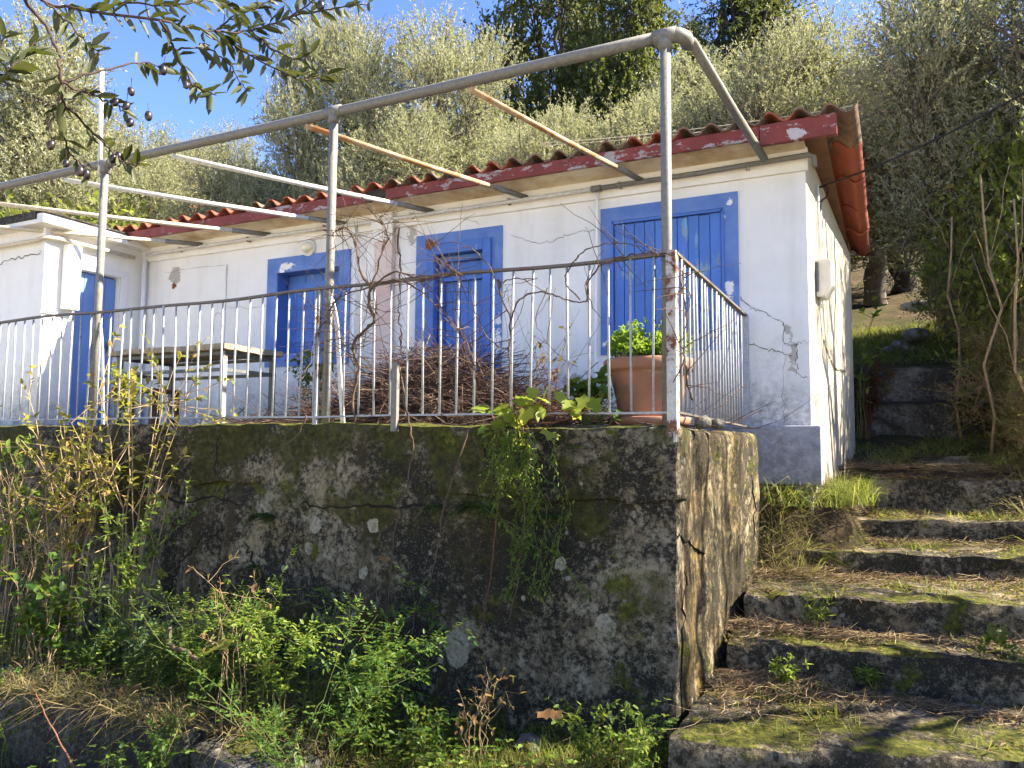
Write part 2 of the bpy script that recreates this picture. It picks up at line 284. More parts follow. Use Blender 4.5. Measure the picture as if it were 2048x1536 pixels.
class MB:
    def __init__(s): s.v = []; s.f = []
    def add(s, V, F):
        b = len(s.v); s.v += [tuple(map(float, p)) for p in V]; s.f += [tuple(int(i) + b for i in f) for f in F]; return s
    def box(s, a, b):
        (x0, y0, z0), (x1, y1, z1) = a, b
        return s.hexa([(x0, y0, z0), (x1, y0, z0), (x1, y1, z0), (x0, y1, z0)], [(x0, y0, z1), (x1, y0, z1), (x1, y1, z1), (x0, y1, z1)])
    def hexa(s, lo, hi): return s.add(list(lo) + list(hi), [(3, 2, 1, 0), (4, 5, 6, 7), (0, 1, 5, 4), (1, 2, 6, 5), (2, 3, 7, 6), (3, 0, 4, 7)])
    def tube(s, P, r, n=8, cap=True):
        P = [np.array(p, float) for p in P]; r = [r] * len(P) if np.isscalar(r) else list(r)
        t = [nrm(P[min(i + 1, len(P) - 1)] - P[max(i - 1, 0)]) for i in range(len(P))]
        u = np.cross(t[0], (0, 0, 1) if abs(t[0][2]) < .9 else (1, 0, 0)); V = []
        for i, p in enumerate(P):
            u = nrm(u - t[i] * (u @ t[i])); w_ = np.cross(t[i], u)
            V += [p + r[i] * (math.cos(2 * PI * k / n) * u + math.sin(2 * PI * k / n) * w_) for k in range(n)]
        F = [(i * n + k, i * n + (k + 1) % n, (i + 1) * n + (k + 1) % n, (i + 1) * n + k) for i in range(len(P) - 1) for k in range(n)]
        if cap: F += [tuple(range(n))[::-1], tuple(range((len(P) - 1) * n, len(P) * n))]
        return s.add(V, F)
    def bar(s, a, b, w_, h, up=(0, 0, 1)):
        a = np.array(a, float); b = np.array(b, float); t = nrm(b - a); u = nrm(np.cross(t, up)); v = np.cross(u, t)
        c = [(-1, -1), (1, -1), (1, 1), (-1, 1)]
        return s.hexa([a + u * x * w_ / 2 + v * y * h / 2 for x, y in c], [b + u * x * w_ / 2 + v * y * h / 2 for x, y in c])
    def lathe(s, c, prof, n=24):
        V = [(c[0] + r * math.cos(2 * PI * k / n), c[1] + r * math.sin(2 * PI * k / n), c[2] + z) for r, z in prof for k in range(n)]
        F = [(i * n + k, i * n + (k + 1) % n, (i + 1) * n + (k + 1) % n, (i + 1) * n + k) for i in range(len(prof) - 1) for k in range(n)]
        return s.add(V, F)
    def strip(s, P, wd, n):                     # flat ragged ribbon following points P, facing n
        P = np.array(P, float); n = np.array(n, float); L = []; R = []
        for i, p in enumerate(P):
            t = nrm(P[min(i + 1, len(P) - 1)] - P[max(i - 1, 0)]); u = nrm(np.cross(t, n)); k = wd * (.35 + .9 * random.random()) * (.25 if i in (0, len(P) - 1) else 1)
            L.append(p + u * k); R.append(p - u * k)
        m = len(P); return s.add(L + R, [(i, i + 1, m + i + 1, m + i) for i in range(m - 1)])
    def build(s, name, mat, parent=None, smooth=False, loc=None, bevel=0):
        o0 = origin(parent) if parent is not None else np.array(loc if loc is not None else (0, 0, 0), float)
        V = np.array(s.v) - o0; me = bpy.data.meshes.new(name); me.from_pydata(V.tolist(), [], s.f); me.materials.append(MT[mat])
        if smooth: me.polygons.foreach_set('use_smooth', np.ones(len(me.polygons), bool))
        o = link(name, me, parent, (0, 0, 0) if parent is not None else o0)
        if bevel:
            b = o.modifiers.new('b', 'BEVEL'); b.width = bevel; b.segments = 2; b.limit_method = 'ANGLE'
        return o
def fold(P, n, sub=4, amp=0):                   # smooth polyline by Catmull-Rom
    P = [np.array(p, float) for p in P]; Q = [P[0]] + P + [P[-1]]; out = []
    for i in range(1, len(Q) - 2):
        a, b, c, d = Q[i - 1], Q[i], Q[i + 1], Q[i + 2]
        for k in range(sub):
            t = k / sub; out.append(.5 * (2 * b + (c - a) * t + (2 * a - 5 * b + 4 * c - d) * t * t + (3 * b - a - 3 * c + d) * t ** 3))
    out.append(P[-1]); out = np.array(out)
    if amp: out[1:-1] += rng.normal(0, amp, out[1:-1].shape) * (1 - np.abs(np.array(n, float)) if np.ndim(n) else 1)
    return out
def tubes_np(paths, n=3):                       # many thin tubes -> V, F, path index per face
    V = []; F = []; I = []; b = 0
    for k, (P, r) in enumerate(paths):
        P = np.asarray(P, float); m = len(P); r = np.broadcast_to(r, (m,)); t = nrm(np.gradient(P, axis=0)); ref = np.array([0, 0, 1.]) if abs(t[0][2]) < .8 else np.array([1., 0, 0])
        u = nrm(np.cross(t, ref)); w_ = np.cross(t, u); a = np.arange(n) * 2 * PI / n
        V.append((P[:, None] + r[:, None, None] * (np.cos(a)[None, :, None] * u[:, None] + np.sin(a)[None, :, None] * w_[:, None])).reshape(-1, 3))
        i, j = np.meshgrid(np.arange(m - 1), np.arange(n), indexing='ij'); j2 = (j + 1) % n
        F.append((b + np.stack([i * n + j, i * n + j2, (i + 1) * n + j2, (i + 1) * n + j], -1)).reshape(-1, 4)); I.append(np.full((m - 1) * n, k)); b += m * n
    return np.concatenate(V), np.concatenate(F), np.concatenate(I)
def rhombs(p, d, nn, L, W):                     # far leaves: one pointed quad each
    s = nrm(np.cross(d, nn)); L = np.asarray(L)[:, None]; W = np.asarray(W)[:, None]
    V = np.stack([p, p + d * L * .45 + s * W / 2, p + d * L, p + d * L * .45 - s * W / 2], 1).reshape(-1, 3)
    return V, np.arange(len(V)).reshape(-1, 4)
def leaf6(p, d, nn, L, W, droop=.15):           # near leaves: folded along the midrib, drooping tip
    s = nrm(np.cross(d, nn)); n2 = np.cross(s, d); L = np.asarray(L)[:, None]; W = np.asarray(W)[:, None]; g = n2 * L * droop
    V = np.stack([p, p + d * L * .3 + s * W * .46 + n2 * W * .14, p + d * L * .68 + s * W * .38 + n2 * W * .1 - g * .45, p + d * L - g, p + d * L * .68 - s * W * .38 + n2 * W * .1 - g * .45, p + d * L * .3 - s * W * .46 + n2 * W * .14], 1).reshape(-1, 3)
    b = np.arange(len(p))[:, None] * 6
    return V, np.concatenate([b + np.array([0, 3, 2, 1]), b + np.array([0, 5, 4, 3])], 1).reshape(-1, 4)
def blades(p, d, L, W, bend):                   # grass blades
    s = nrm(np.cross(d, rng.normal(0, 1, p.shape))); L = np.asarray(L)[:, None]; W = np.asarray(W)[:, None]; bend = np.asarray(bend)[:, None]
    h = nrm(np.stack([d[:, 0] + rng.normal(0, .4, len(p)), d[:, 1] + rng.normal(0, .4, len(p)), np.zeros(len(p))], 1)); g = np.array([0, 0, -1.])
    m1 = p + d * L * .5 + h * L * bend * .25; tip = p + d * L * .85 + h * L * bend * .9 + g * L * bend * .5
    V = np.stack([p - s * W, p + s * W, m1 + s * W * .8, m1 - s * W * .8, tip], 1).reshape(-1, 3); b = np.arange(len(p))[:, None] * 5
    return V, b + np.array([0, 1, 2, 3]), b + np.array([3, 2, 4])
def rough_block(name, x, y, z, res, amp, scale, mat, parent, r=.03, warp=None, oct=3):
    lo = np.array([x[0], y[0], z[0]], float); hi = np.array([x[1], y[1], z[1]], float); V = []; F = []; b = 0
    for ax in range(3):
        u, v = [k for k in range(3) if k != ax]; nu = max(2, int((hi[u] - lo[u]) / res) + 1); nv = max(2, int((hi[v] - lo[v]) / res) + 1)
        A, B = np.meshgrid(np.linspace(lo[u], hi[u], nu), np.linspace(lo[v], hi[v], nv), indexing='ij')
        for side in (0, 1):
            P = np.zeros((nu * nv, 3)); P[:, u] = A.ravel(); P[:, v] = B.ravel(); P[:, ax] = hi[ax] if side else lo[ax]; V.append(P)
            i, j = np.meshgrid(np.arange(nu - 1), np.arange(nv - 1), indexing='ij'); f = np.stack([i * nv + j, (i + 1) * nv + j, (i + 1) * nv + j + 1, i * nv + j + 1], -1).reshape(-1, 4) + b
            F.append(f if (side ^ (ax == 1)) else f[:, ::-1]); b += nu * nv
    V = np.concatenate(V); q_ = np.clip(V, lo + r, hi - r); dd = V - q_; l = np.linalg.norm(dd, axis=1, keepdims=True)
    V = np.where(l > 1e-9, q_ + dd / np.maximum(l, 1e-9) * r, V)
    V = V + vec_noise(V * scale, oct) * amp
    if warp is not None: V = warp(V)
    o0 = origin(parent) if parent is not None else np.array([(x[0] + x[1]) / 2, (y[0] + y[1]) / 2, z[0]])
    me = np_mesh(name, V - o0, [np.concatenate(F)], mat, True); return link(name, me, parent, (0, 0, 0) if parent is not None else o0)
q = N('lichen'); n = q.noise(30, 6, .7); MT['lichen'] = q.done(q.mix(q.ramp(n, [(.4, 0), (.65, 1)]), (.27, .24, .165), (.17, .15, .10)), .95, q.bump(n, .8, .01))
plain('pink_stain', (.50, .30, .25), .9, .25, 5)
plain('cream_wall', (.60, .52, .36), .9, .15, 2); plain('roof_far', (.42, .17, .08), .9, .25, 6)
plain('gravel', (.52, .45, .35), .95, .2, 3)  # pale and warm so the added yard reflects more sun
plain('plaster_stain', (.56, .53, .48), .95, .2, 18, bump=.8)
plain('joint', (.016, .013, .01), 1, .3, 20)
# ================================================================== terrain
def sstep(a, b, x): t = np.clip((x - a) / (b - a), 0, 1); return t * t * (3 - 2 * t)
def gz(x, y, rough=True):
    x = np.asarray(x, float); y = np.asarray(y, float)
    front = -.06 + .07 * np.minimum(x + 1, 0) - .035 * (4.2 - np.minimum(y, 4.2)); front = np.maximum(front, -1.6)
    front = np.maximum(front, (-.05 - front) * sstep(3.0, 3.2, y) * (1 - sstep(-2.9, -2.5, x)) + front)
    yq = y - .25 * np.clip(x + .85, 0, 2.6); path = np.clip(-.14 + (yq - 3.8) * .235, -.2, 1.0); path = np.where(yq < 4.95, np.minimum(path, .0), path); path = np.where(y > 8.6, 1.27 + (y - 8.6) * .2, path); path = np.minimum(path, 1.62)
    base = front + (path - front) * sstep(-1.2, -.95, x) * sstep(3.0, 3.9, y)
    terr = sstep(4.3, 4.5, y) * (1 - sstep(-1.25, -1.12, x)); base = base + (1.25 - base) * terr
    hill = 2.4 + (np.maximum(y, 10.5) - 10.5) * .30 + np.maximum(y - 30, 0) * .10 + np.maximum(x, 0) * .05
    k = sstep(10.35, 10.6, y) * sstep(-1.2, -.6, x) + sstep(9.55, 11.5, y) * (1 - sstep(-1.2, -.6, x)); base = base + (hill - base) * k
    side = sstep(-1.1, -.95, x) * (1 - sstep(-.85, -.45, x - .38 * sstep(6.3, 6.7, y))) * sstep(5.95, 6.5, y) * (1 - sstep(9.6, 10, y)); base = base + np.maximum(0, 1.10 + (y - 6.4) * .09 - base) * side
    bank = np.clip((x - 1.25) * .75, 0, 2.2) * sstep(1.0, 4.5, y); base = base + bank * (1 - .6 * k)
    if rough: base = base + .05 * fbm(np.stack([x * .9, y * .9, x * 0], -1).reshape(-1, 3), 4).reshape(x.shape) * np.where(terr > .5, 0, 1)
    return base
def gh(px, py):
    t = np.linspace(1.2, 12, 600); r = ray(px, py); r = r / np.linalg.norm(r); P = EYE + r * t[:, None]; k = np.argmax(P[:, 2] < gz(P[:, 0], P[:, 1])); return P[k]
xs = np.concatenate([np.linspace(-160, -14, 40), np.arange(-13.5, 5, .09), np.linspace(5.2, 160, 50)])
ys = np.concatenate([np.linspace(-60, -1, 25), np.arange(-.8, 13, .09), np.linspace(13.3, 40, 45), np.linspace(42, 200, 40)])
X, Yg = np.meshgrid(xs, ys, indexing='ij'); Z = gz(X, Yg); Z = np.where(Yg > 90, Z - (Yg - 90) * .45, Z)
nx, ny = X.shape; i, j = np.meshgrid(np.arange(nx - 1), np.arange(ny - 1), indexing='ij')
F = np.stack([i * ny + j, (i + 1) * ny + j, (i + 1) * ny + j + 1, i * ny + j + 1], -1).reshape(-1, 4)
tag(link('ground', np_mesh('ground', np.stack([X, Yg, Z], -1).reshape(-1, 3), [F], 'soil', True)), 'brown leaf-strewn earth of the garden and hillside', None, None, 'structure')
Zs = 1.62
yd = MB(); yx = np.linspace(-45, 45, 31); yy_ = np.linspace(-34, -.6, 16); A, B = np.meshgrid(yx, yy_, indexing='ij'); C = gz(A, B, False) + .06; nv_ = len(yy_)
yd.add(np.stack([A, B, C], -1).reshape(-1, 3), [(a * nv_ + b, (a + 1) * nv_ + b, (a + 1) * nv_ + b + 1, a * nv_ + b + 1) for a in range(30) for b in range(15)]); tag(yd.build('bounce_yard', 'gravel'), 'pale gravel yard out of view, added to bounce light onto the cottage', None, None, 'structure')  # unseen yard added to throw sunlight back onto the shaded front
mb = MB(); mb.box((-9.6, 4.42, 1.4), (-1.25, 6.5, Zs)); tag(mb.build('terrace', 'terrace_floor'), 'grey cement floor of the raised terrace', None, None, 'structure')

# ================================================================== retaining wall
rw = empty('retaining_wall', (-5, 4.2, 0), 'mossy lichen-stained concrete retaining wall below the terrace railing', 'wall')
def w_low(V):
    V = V.copy(); f = V[:, 1] < 4.36
    V[:, 1] += np.where(f, .05 * fbm(V * np.array([1.1, 1, 1.4]), 4), 0); k = (V[:, 2] < .1) & f; V[:, 1] -= np.where(k, (.1 - V[:, 2]) * .12, 0)
    e = np.clip(1.22 - V[:, 2], 0, .12) / .12; V[:, 1] += np.where(f, (1 - e) * .02, 0); return V
def w_up(V):
    V = V.copy(); low = V[:, 2] < 1.24
    V[:, 2] += np.where(low, .03 * vn(V * 7.0) + .035 * vn(V * 2.1), 0); V[:, 2] += np.where(V[:, 2] > 1.5, .012 * fbm(V * 3, 3) - .035 * sstep(-3.2, -1, V[:, 0]), 0)
    return V
rough_block('lower_lift', (-9.8, -1.06), (4.2, 4.5), (-.9, 1.22), .045, .012, 5, 'wall_concrete', rw, .03, w_low)
rough_block('upper_lift', (-9.8, -1.04), (4.188, 4.5), (1.19, 1.632), .035, .012, 6, 'wall_concrete', rw, .03, w_up)
def w_side(V):
    V = V.copy(); t = (V[:, 1] - 4.5) / 1.7; V[:, 0] += np.where(V[:, 0] > -1.2, t * .14 + .03 * fbm(V * np.array([1, 3, .8]), 3), 0)
    V[:, 0] += np.where(V[:, 0] > -1.2, np.clip(.9 - V[:, 2], 0, 1) * .03, 0); return V
rough_block('return_wall', (-1.32, -1.055), (4.26, 6.15), (-.3, 1.60), .04, .014, 5, 'wall_side', rw, .04, w_side)
def crackline(pts, wd, n, mat, parent, name='crack', sub=6, amp=.012):
    MB().strip(fold(pts, n, sub, amp), wd, n).build(name, mat, parent)
# cracks in the wall face
def wf(px, py): p = onY(px, py, 4.2); return (p[0], 4.12, p[2])
# open joints and cracks modelled as recessed-looking ribbons hugging the rough face
# ================================================================== ledge at lower left
lg = empty('stone_ledge', (-4.6, 3.1, -.55), 'low broken concrete ledge under the shrubs at lower left', 'ledge')
rough_block('slab', (-6.4, -3.35), (3.0, 3.32), (-.75, .0), .05, .05, 2.2, 'dark_concrete', lg, .06)
rough_block('slab', (-3.3, -2.62), (2.97, 3.28), (-.7, -.06), .05, .05, 2.5, 'dark_concrete', lg, .06)
# ================================================================== steps
gs = empty('garden_steps', (.4, 4, 0), 'worn mossy concrete steps climbing beside the retaining wall', 'steps')
ST = [(3.80, .33, .10, -1.0), (4.88, .17, .32, -.93), (5.28, .25, .54, -.9), (6.21, .28, .72, -.86), (7.03, .28, .90, -.80), (8.2, .08, 1.2, -.2), (8.75, .05, 1.33, -.22)]
def step_edge(k, x): y0, s, z, xl = ST[k]; return y0 + s * (x + .85)
for k, (y0, s, z, xl) in enumerate(ST):
    nxt = (ST[k + 1][0] + .35) if k + 1 < len(ST) else 10.2
    def warp(V, y0=y0, s=s, z=z):
        V = V.copy(); V[:, 1] += s * (V[:, 0] + .85); fr = V[:, 1] < step_edge(k, V[:, 0]) + .09
        V[:, 1] += np.where(fr, .03 * fbm(V * np.array([2.2, 1, 3]), 4) + .035 * np.maximum(0, vn(V * np.array([6.5, 2, 9.])) - .35), 0); V[:, 2] += np.where(V[:, 2] > z - .05, .012 * fbm(V * 3.1, 3), 0)
        if k == 6: V[:, 2] += np.clip(V[:, 1] - 8.9, 0, 2) * .16
        return V
    rough_block('step', (xl, 2.1), (y0, nxt), (z - .42, z), .03, .012, 6, 'step_concrete', gs, .016, warp)
def step_z(x, y):
    x = np.asarray(x, float); z = gz(x, y, False) * 1.0
    for k, (y0, s, zz, xl) in enumerate(ST):
        on = (y > y0 + s * (x + .85)) & (x > xl) & (x < 2.1) & (y < 10.2); z = np.where(on, np.maximum(z, zz + (np.clip(y - 8.9, 0, 2) * .16 if k == 6 else 0)), z)
    return z
uw = empty('upper_wall', (.3, 10.4, 1.5), 'dark low concrete wall across the top of the steps', 'wall')
rough_block('base_course', (-.62, 1.4), (10.25, 10.8), (1.3, 2.02), .04, .02, 4, 'dark_concrete', uw, .04)
rough_block('top_course', (-.62, 1.35), (10.33, 10.8), (2.0, 2.46), .04, .02, 4, 'dark_concrete', uw, .04)
MB().tube(fold([(-.5, 10.2, 2.04), (.2, 10.19, 2.035), (.95, 10.2, 2.05)], 0, 5), .014, 6).build('pipe', 'cable', uw, True)

# ================================================================== cottage
HY = 6.5; XR = -.56; XL = -8.3; BACK = 9.5; XRB = -.36
ct = empty('cottage', (-4.4, 6.5, 1.3), 'small white cottage with blue shutters and red tiled roof', 'house')
OPEN = [('w', -2.20, -1.21, 2.43, 3.50), ('d', -4.06, -3.475, 1.62, 3.40), ('w2', -6.11, -5.24, 2.48, 3.39)]
def facade(y, x0, x1, z0, z1, ops, dep):
    mb = MB(); xs_ = sorted({x0, x1, *[o[1] for o in ops], *[o[2] for o in ops]}); zs_ = sorted({z0, z1, *[o[3] for o in ops], *[o[4] for o in ops]})
    for a, b in zip(xs_, xs_[1:]):
        for c, d in zip(zs_, zs_[1:]):
            xm, zm = (a + b) / 2, (c + d) / 2
            if any(o[1] < xm < o[2] and o[3] < zm < o[4] for o in ops): continue
            mb.add([(a, y, c), (b, y, c), (b, y, d), (a, y, d)], [(0, 1, 2, 3)])
    return mb
mb = facade(HY, XL, XR, .8, 4.0, OPEN, .3)
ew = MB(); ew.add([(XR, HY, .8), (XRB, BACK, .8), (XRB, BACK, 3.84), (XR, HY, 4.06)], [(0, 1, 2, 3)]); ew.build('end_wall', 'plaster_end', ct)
mb.add([(XRB, BACK, 1.3), (XL, BACK, 1.3), (XL, BACK, 3.84), (XRB, BACK, 3.84)], [(0, 1, 2, 3)])
mb.add([(XL, BACK, 1.3), (XL, HY, 1.3), (XL, HY, 4.06), (XL, BACK, 3.84)], [(0, 1, 2, 3)])
wall = mb.build('wall', 'plaster', ct)
for k, (nm, a, b, c, d) in enumerate(OPEN):      # plastered reveals, painted blue
    r_ = MB(); y1 = HY + (.05 if nm == 'w' else .2)
    for q_ in ([(a, HY, c), (a, HY, d), (a, y1, d), (a, y1, c)], [(b, HY, d), (b, HY, c), (b, y1, c), (b, y1, d)], [(a, HY, d), (b, HY, d), (b, y1, d), (a, y1, d)], [(b, HY, c), (a, HY, c), (a, y1, c), (b, y1, c)]): r_.add(q_, [(0, 1, 2, 3)])
    r_.build('reveal', 'blue_wood', wall)
mb = MB(); mb.box((XL, HY - .09, 1.2), (XR + .075, HY - .002, 1.665)); mb.box((XR + .004, HY - .001, 1.2), (XR + .075, HY + .22, 1.655))
mb.build('plinth', 'plinth_paint', ct, bevel=.012)
mb = MB(); mb.hexa([(XL, HY - .03, 3.72), (XR + .02, HY - .03, 3.72), (XR + .02, HY - .002, 3.72), (XL, HY - .002, 3.72)], [(XL, HY - .05, 3.90), (XR + .02, HY - .05, 3.90), (XR + .02, HY - .002, 3.90), (XL, HY - .002, 3.90)]); mb.build('cornice', 'plaster_annex', ct)
mb = MB(); mb.hexa([(XL, 6.16, 3.925), (XR + .01, 6.16, 3.925), (XR + .01, HY - .052, 3.885), (XL, HY - .052, 3.885)], [(XL, 6.16, 3.94), (XR + .01, 6.16, 3.94), (XR + .01, HY - .052, 3.90), (XL, HY - .052, 3.90)]); mb.build('soffit', 'soffit', ct)
mb = MB(); mb.box((-4.755, HY - .07, 1.62), (-4.53, HY - .003, 3.70)); pil = mb.build('pilaster', 'pink_plaster', ct, bevel=.008)
mb = MB(); mb.box((-4.775, HY - .10, 3.70), (-4.51, HY - .06, 3.86)); mb.box((-4.765, HY - .085, 3.58), (-4.52, HY - .071, 3.70)); mb.build('capital', 'plaster_annex', pil)
mb = MB(); mb.box((-7.93, HY - .012, 1.63), (-6.89, HY - .002, 3.565)); bl = mb.build('blocked_doorway', 'plaster', ct)
# roof: pantiles in columns, falling to the back
rf = MB(); SL = (3.70 - 4.02) / (9.75 - 6.12)
rf.hexa([(-8.3, 6.16, 3.98), (-.40, 6.16, 3.98), (-.36, 9.7, 3.67), (-8.3, 9.7, 3.67)], [(-8.3, 6.16, 4.0), (-.40, 6.16, 4.0), (-.36, 9.7, 3.69), (-8.3, 9.7, 3.69)]); roof = rf.build('roof', 'old_wood', ct)
TW = .2215; TL = .80; tv = []; tf = []; n_ = 10; PR = [(u / n_, .041 * math.sin(2 * PI * (u / n_) + .4)) for u in range(n_ + 1)]
for yy, dz in ((0, 0), (TL, SL * TL + .03)):
    for t_ in (0, .016):
        tv += [((u - .5) * TW * 1.06, yy, zz + dz + t_) for u, zz in PR]
m_ = n_ + 1
for k in range(n_):
    tf += [(m_ + k, m_ + k + 1, 3 * m_ + k + 1, 3 * m_ + k), (k + 1, k, 2 * m_ + k, 2 * m_ + k + 1), (k, k + 1, m_ + k + 1, m_ + k), (2 * m_ + k + 1, 2 * m_ + k, 3 * m_ + k, 3 * m_ + k + 1)]
tf += [(0, m_, 3 * m_, 2 * m_), (m_ - 1, 3 * m_ - 1, 4 * m_ - 1, 2 * m_ - 1)]
tm = bpy.data.meshes.new('roof_tile'); tm.from_pydata(tv, [], tf); tm.materials.append(MT['roof_tile']); tm.polygons.foreach_set('use_smooth', [True] * (4 * n_) + [False] * 2)
tm.set_sharp_from_angle(angle=.9)
tm2 = tm.copy(); tm2.materials.clear(); tm2.materials.append(MT['roof_tile_old'])
ro = origin(roof)
for c_ in range(37):
    for r_ in range(5):
        x = -.157 - TW * (c_ + .5); y = 6.10 + r_ * .70
        o = link('roof_tile', (tm2 if r_ == 0 and ((c_ < 19 and random.random() < .6) or random.random() < .12) else tm), roof, (x - ro[0] + random.uniform(-.008, .008), y - ro[1] + random.uniform(-.015, .015), 4.035 + SL * (y - 6.1) - ro[2] + random.uniform(-.006, .006) + (.012 if r_ % 2 else 0)))
        o.rotation_euler = (random.uniform(-.012, .012), random.uniform(-.03, .03), random.uniform(-.015, .015))
mb = MB(); xs_ = np.linspace(-8.3, -.19, 34)
for a, b in ((-8.3, -4.66), (-4.40, -.86), (-.855, -.30)):
    mb = MB(); o_ = .0 if b < -.8 else -.016; h_ = 3.895 if b < -.8 else 3.84
    mb.hexa([(a, 6.12 + o_, h_), (b, 6.12 + o_, h_), (b, 6.155, h_), (a, 6.155, h_)], [(a, 6.12 + o_, 4.0), (b, 6.12 + o_, 4.005), (b, 6.155, 4.005), (a, 6.155, 4.0)]); mb.build('fascia_board', 'red_fascia', roof, bevel=.004)
mb = MB(); mb.hexa([(-4.66, 6.15, 3.9), (-4.40, 6.15, 3.93), (-4.40, 6.17, 3.93), (-4.66, 6.17, 3.9)], [(-4.66, 6.14, 4.02), (-4.40, 6.14, 4.02), (-4.40, 6.17, 4.02), (-4.66, 6.17, 4.02)]); mb.build('broken_board', 'bark_dark', roof)

def band(op, out, parent, mat, y=HY - .016):
    a, b, c, d = op; A, B, C, D = out
    for q_ in (((A, D), (B, d)), ((A, d), (a, c)), ((b, d), (B, c)), ((A, c), (B, C))):
        (x0, z1), (x1, z0) = q_
        if abs(z1 - z0) > .01: mb = MB(); mb.box((x0, y, z0), (x1, HY - .003, z1)); mb.build('surround', mat, parent)
def planks(parent, a, b, c, d, y, n, mat, th=.022, gap=.005, name='plank'):
    wd = (b - a) / n
    for k in range(n):
        mb = MB(); mb.box((a + k * wd + gap / 2, y + random.uniform(-.002, .002), c + random.uniform(0, .012)), (a + (k + 1) * wd - gap / 2, y + th, d - random.uniform(0, .006))); mb.build(name, mat, parent, bevel=.003)
# right window, shutters closed flush
w1 = MB(); w1.box((-2.20, HY + .03, 2.43), (-1.21, HY + .045, 3.50)); w1 = w1.build('window', 'blue_wood', ct)
w1['label'] = 'wide window with closed peeling blue plank shutters'
band((-2.20, -1.21, 2.43, 3.50), (-2.30, -1.095, 2.30, 3.625), w1, 'blue_band')
planks(w1, -2.175, -1.71, 2.46, 3.465, HY - .006, 5, 'blue_worn'); planks(w1, -1.70, -1.235, 2.46, 3.465, HY - .006, 5, 'blue_worn')
mb = MB()
for (a, b) in (((-2.19, HY - .012, 3.482), (-1.22, HY - .012, 3.482)), ((-2.19, HY - .012, 2.44), (-2.19, HY - .012, 3.49)), ((-1.22, HY - .012, 2.44), (-1.22, HY - .012, 3.49))): mb.bar(a, b, .024, .028, (0, 1, 0))
mb.build('shutter_frame', 'blue_wood', w1)
mb = MB(); mb.hexa([(-2.18, HY - .035, 2.40), (-1.25, HY - .03, 2.405), (-1.25, HY + .02, 2.405), (-2.18, HY + .02, 2.40)], [(-2.18, HY - .03, 2.435), (-1.25, HY - .028, 2.44), (-1.25, HY + .02, 2.44), (-2.18, HY + .02, 2.435)]); mb.build('sill', 'bare_plaster', w1)
# door
dr = MB(); dr.box((-4.06, HY + .13, 1.63), (-3.475, HY + .15, 3.40)); dr = dr.build('door', 'blue_wood', ct)
band((-4.06, -3.475, 1.62, 3.40), (-4.27, -3.295, 1.62, 3.60), dr, 'blue_band')
for k, (ax, bx, z0, z1) in enumerate(((-4.13, -4.04, 1.62, 3.49), (-3.495, -3.405, 1.62, 3.49), (-4.04, -3.495, 3.38, 3.49))):
    mb = MB(); mb.box((ax, HY - .045, z0), (bx, HY + .04, z1)); mb.build('door_frame', 'blue_wood', dr, bevel=.006)
for k, (ax, bx, z0, z1) in enumerate(((-4.039, -3.985, 1.63, 3.379), (-3.55, -3.496, 1.63, 3.379), (-3.985, -3.55, 3.32, 3.379), (-3.985, -3.55, 3.12, 3.16))):
    mb = MB(); mb.box((ax, HY + .055, z0), (bx, HY + .125, z1)); mb.build('door_stile', 'blue_wood', dr, bevel=.005)
for k in range(0): mb = MB(); mb.hexa([(-3.985, HY + .075, 3.165 + k * .038), (-3.55, HY + .075, 3.165 + k * .038), (-3.55, HY + .11, 3.19 + k * .038), (-3.985, HY + .11, 3.19 + k * .038)], [(-3.985, HY + .07, 3.172 + k * .038), (-3.55, HY + .07, 3.172 + k * .038), (-3.55, HY + .105, 3.197 + k * .038), (-3.985, HY + .105, 3.197 + k * .038)]); mb.build('louvre_slat', 'blue_wood', dr)
planks(dr, -3.985, -3.55, 1.65, 3.12, HY + .1, 5, 'blue_wood', .022); planks(dr, -3.985, -3.55, 3.162, 3.318, HY + .108, 1, 'blue_wood', .02)
# left window, deep reveal
w2 = MB(); w2.box((-6.11, HY + .19, 2.48), (-5.24, HY + .2, 3.39)); w2 = w2.build('window', 'blue_wood', ct); w2['label'] = 'deep-set window with closed blue shutters'
band((-6.11, -5.24, 2.48, 3.39), (-6.255, -5.098, 2.335, 3.56), w2, 'blue_band'); planks(w2, -6.10, -5.25, 2.49, 3.38, HY + .165, 7, 'blue_wood')
mb = MB()
for z in (2.62, 3.22): mb.box((-6.09, HY + .148, z), (-5.26, HY + .163, z + .07))
mb.build('batten', 'blue_wood', w2)
def blotch(px, py, rx, rz, mat, parent, name, y=HY - .02, seed=0, n=26):
    c = onY(px, py, HY); rr = np.random.default_rng(seed); ph = rr.uniform(0, 6, 6)
    pts = [(c[0] + rx * math.cos(t) * (1 + .28 * math.sin(3 * t + ph[0]) + .22 * math.sin(7 * t + ph[1]) + .1 * math.sin(13 * t + ph[2])), y, c[2] + rz * math.sin(t) * (1 + .25 * math.cos(4 * t + ph[3]) + .2 * math.sin(9 * t + ph[4]))) for t in np.linspace(0, 2 * PI, n + 1)[:-1]]
    cc = [(c[0], y, c[2])]; MB().add(cc + pts, [(0, 1 + k, 1 + (k + 1) % n) for k in range(n)]).build(name, mat, parent)
# flakes of paint and plaster gone from bands and wall
blotch(864, 492, .06, .05, 'rust_stain', dr, 'rot', HY - .047, 8)
blotch(350, 572, .035, .035, 'rust_stain', bl, 'hole', HY - .015, 12)

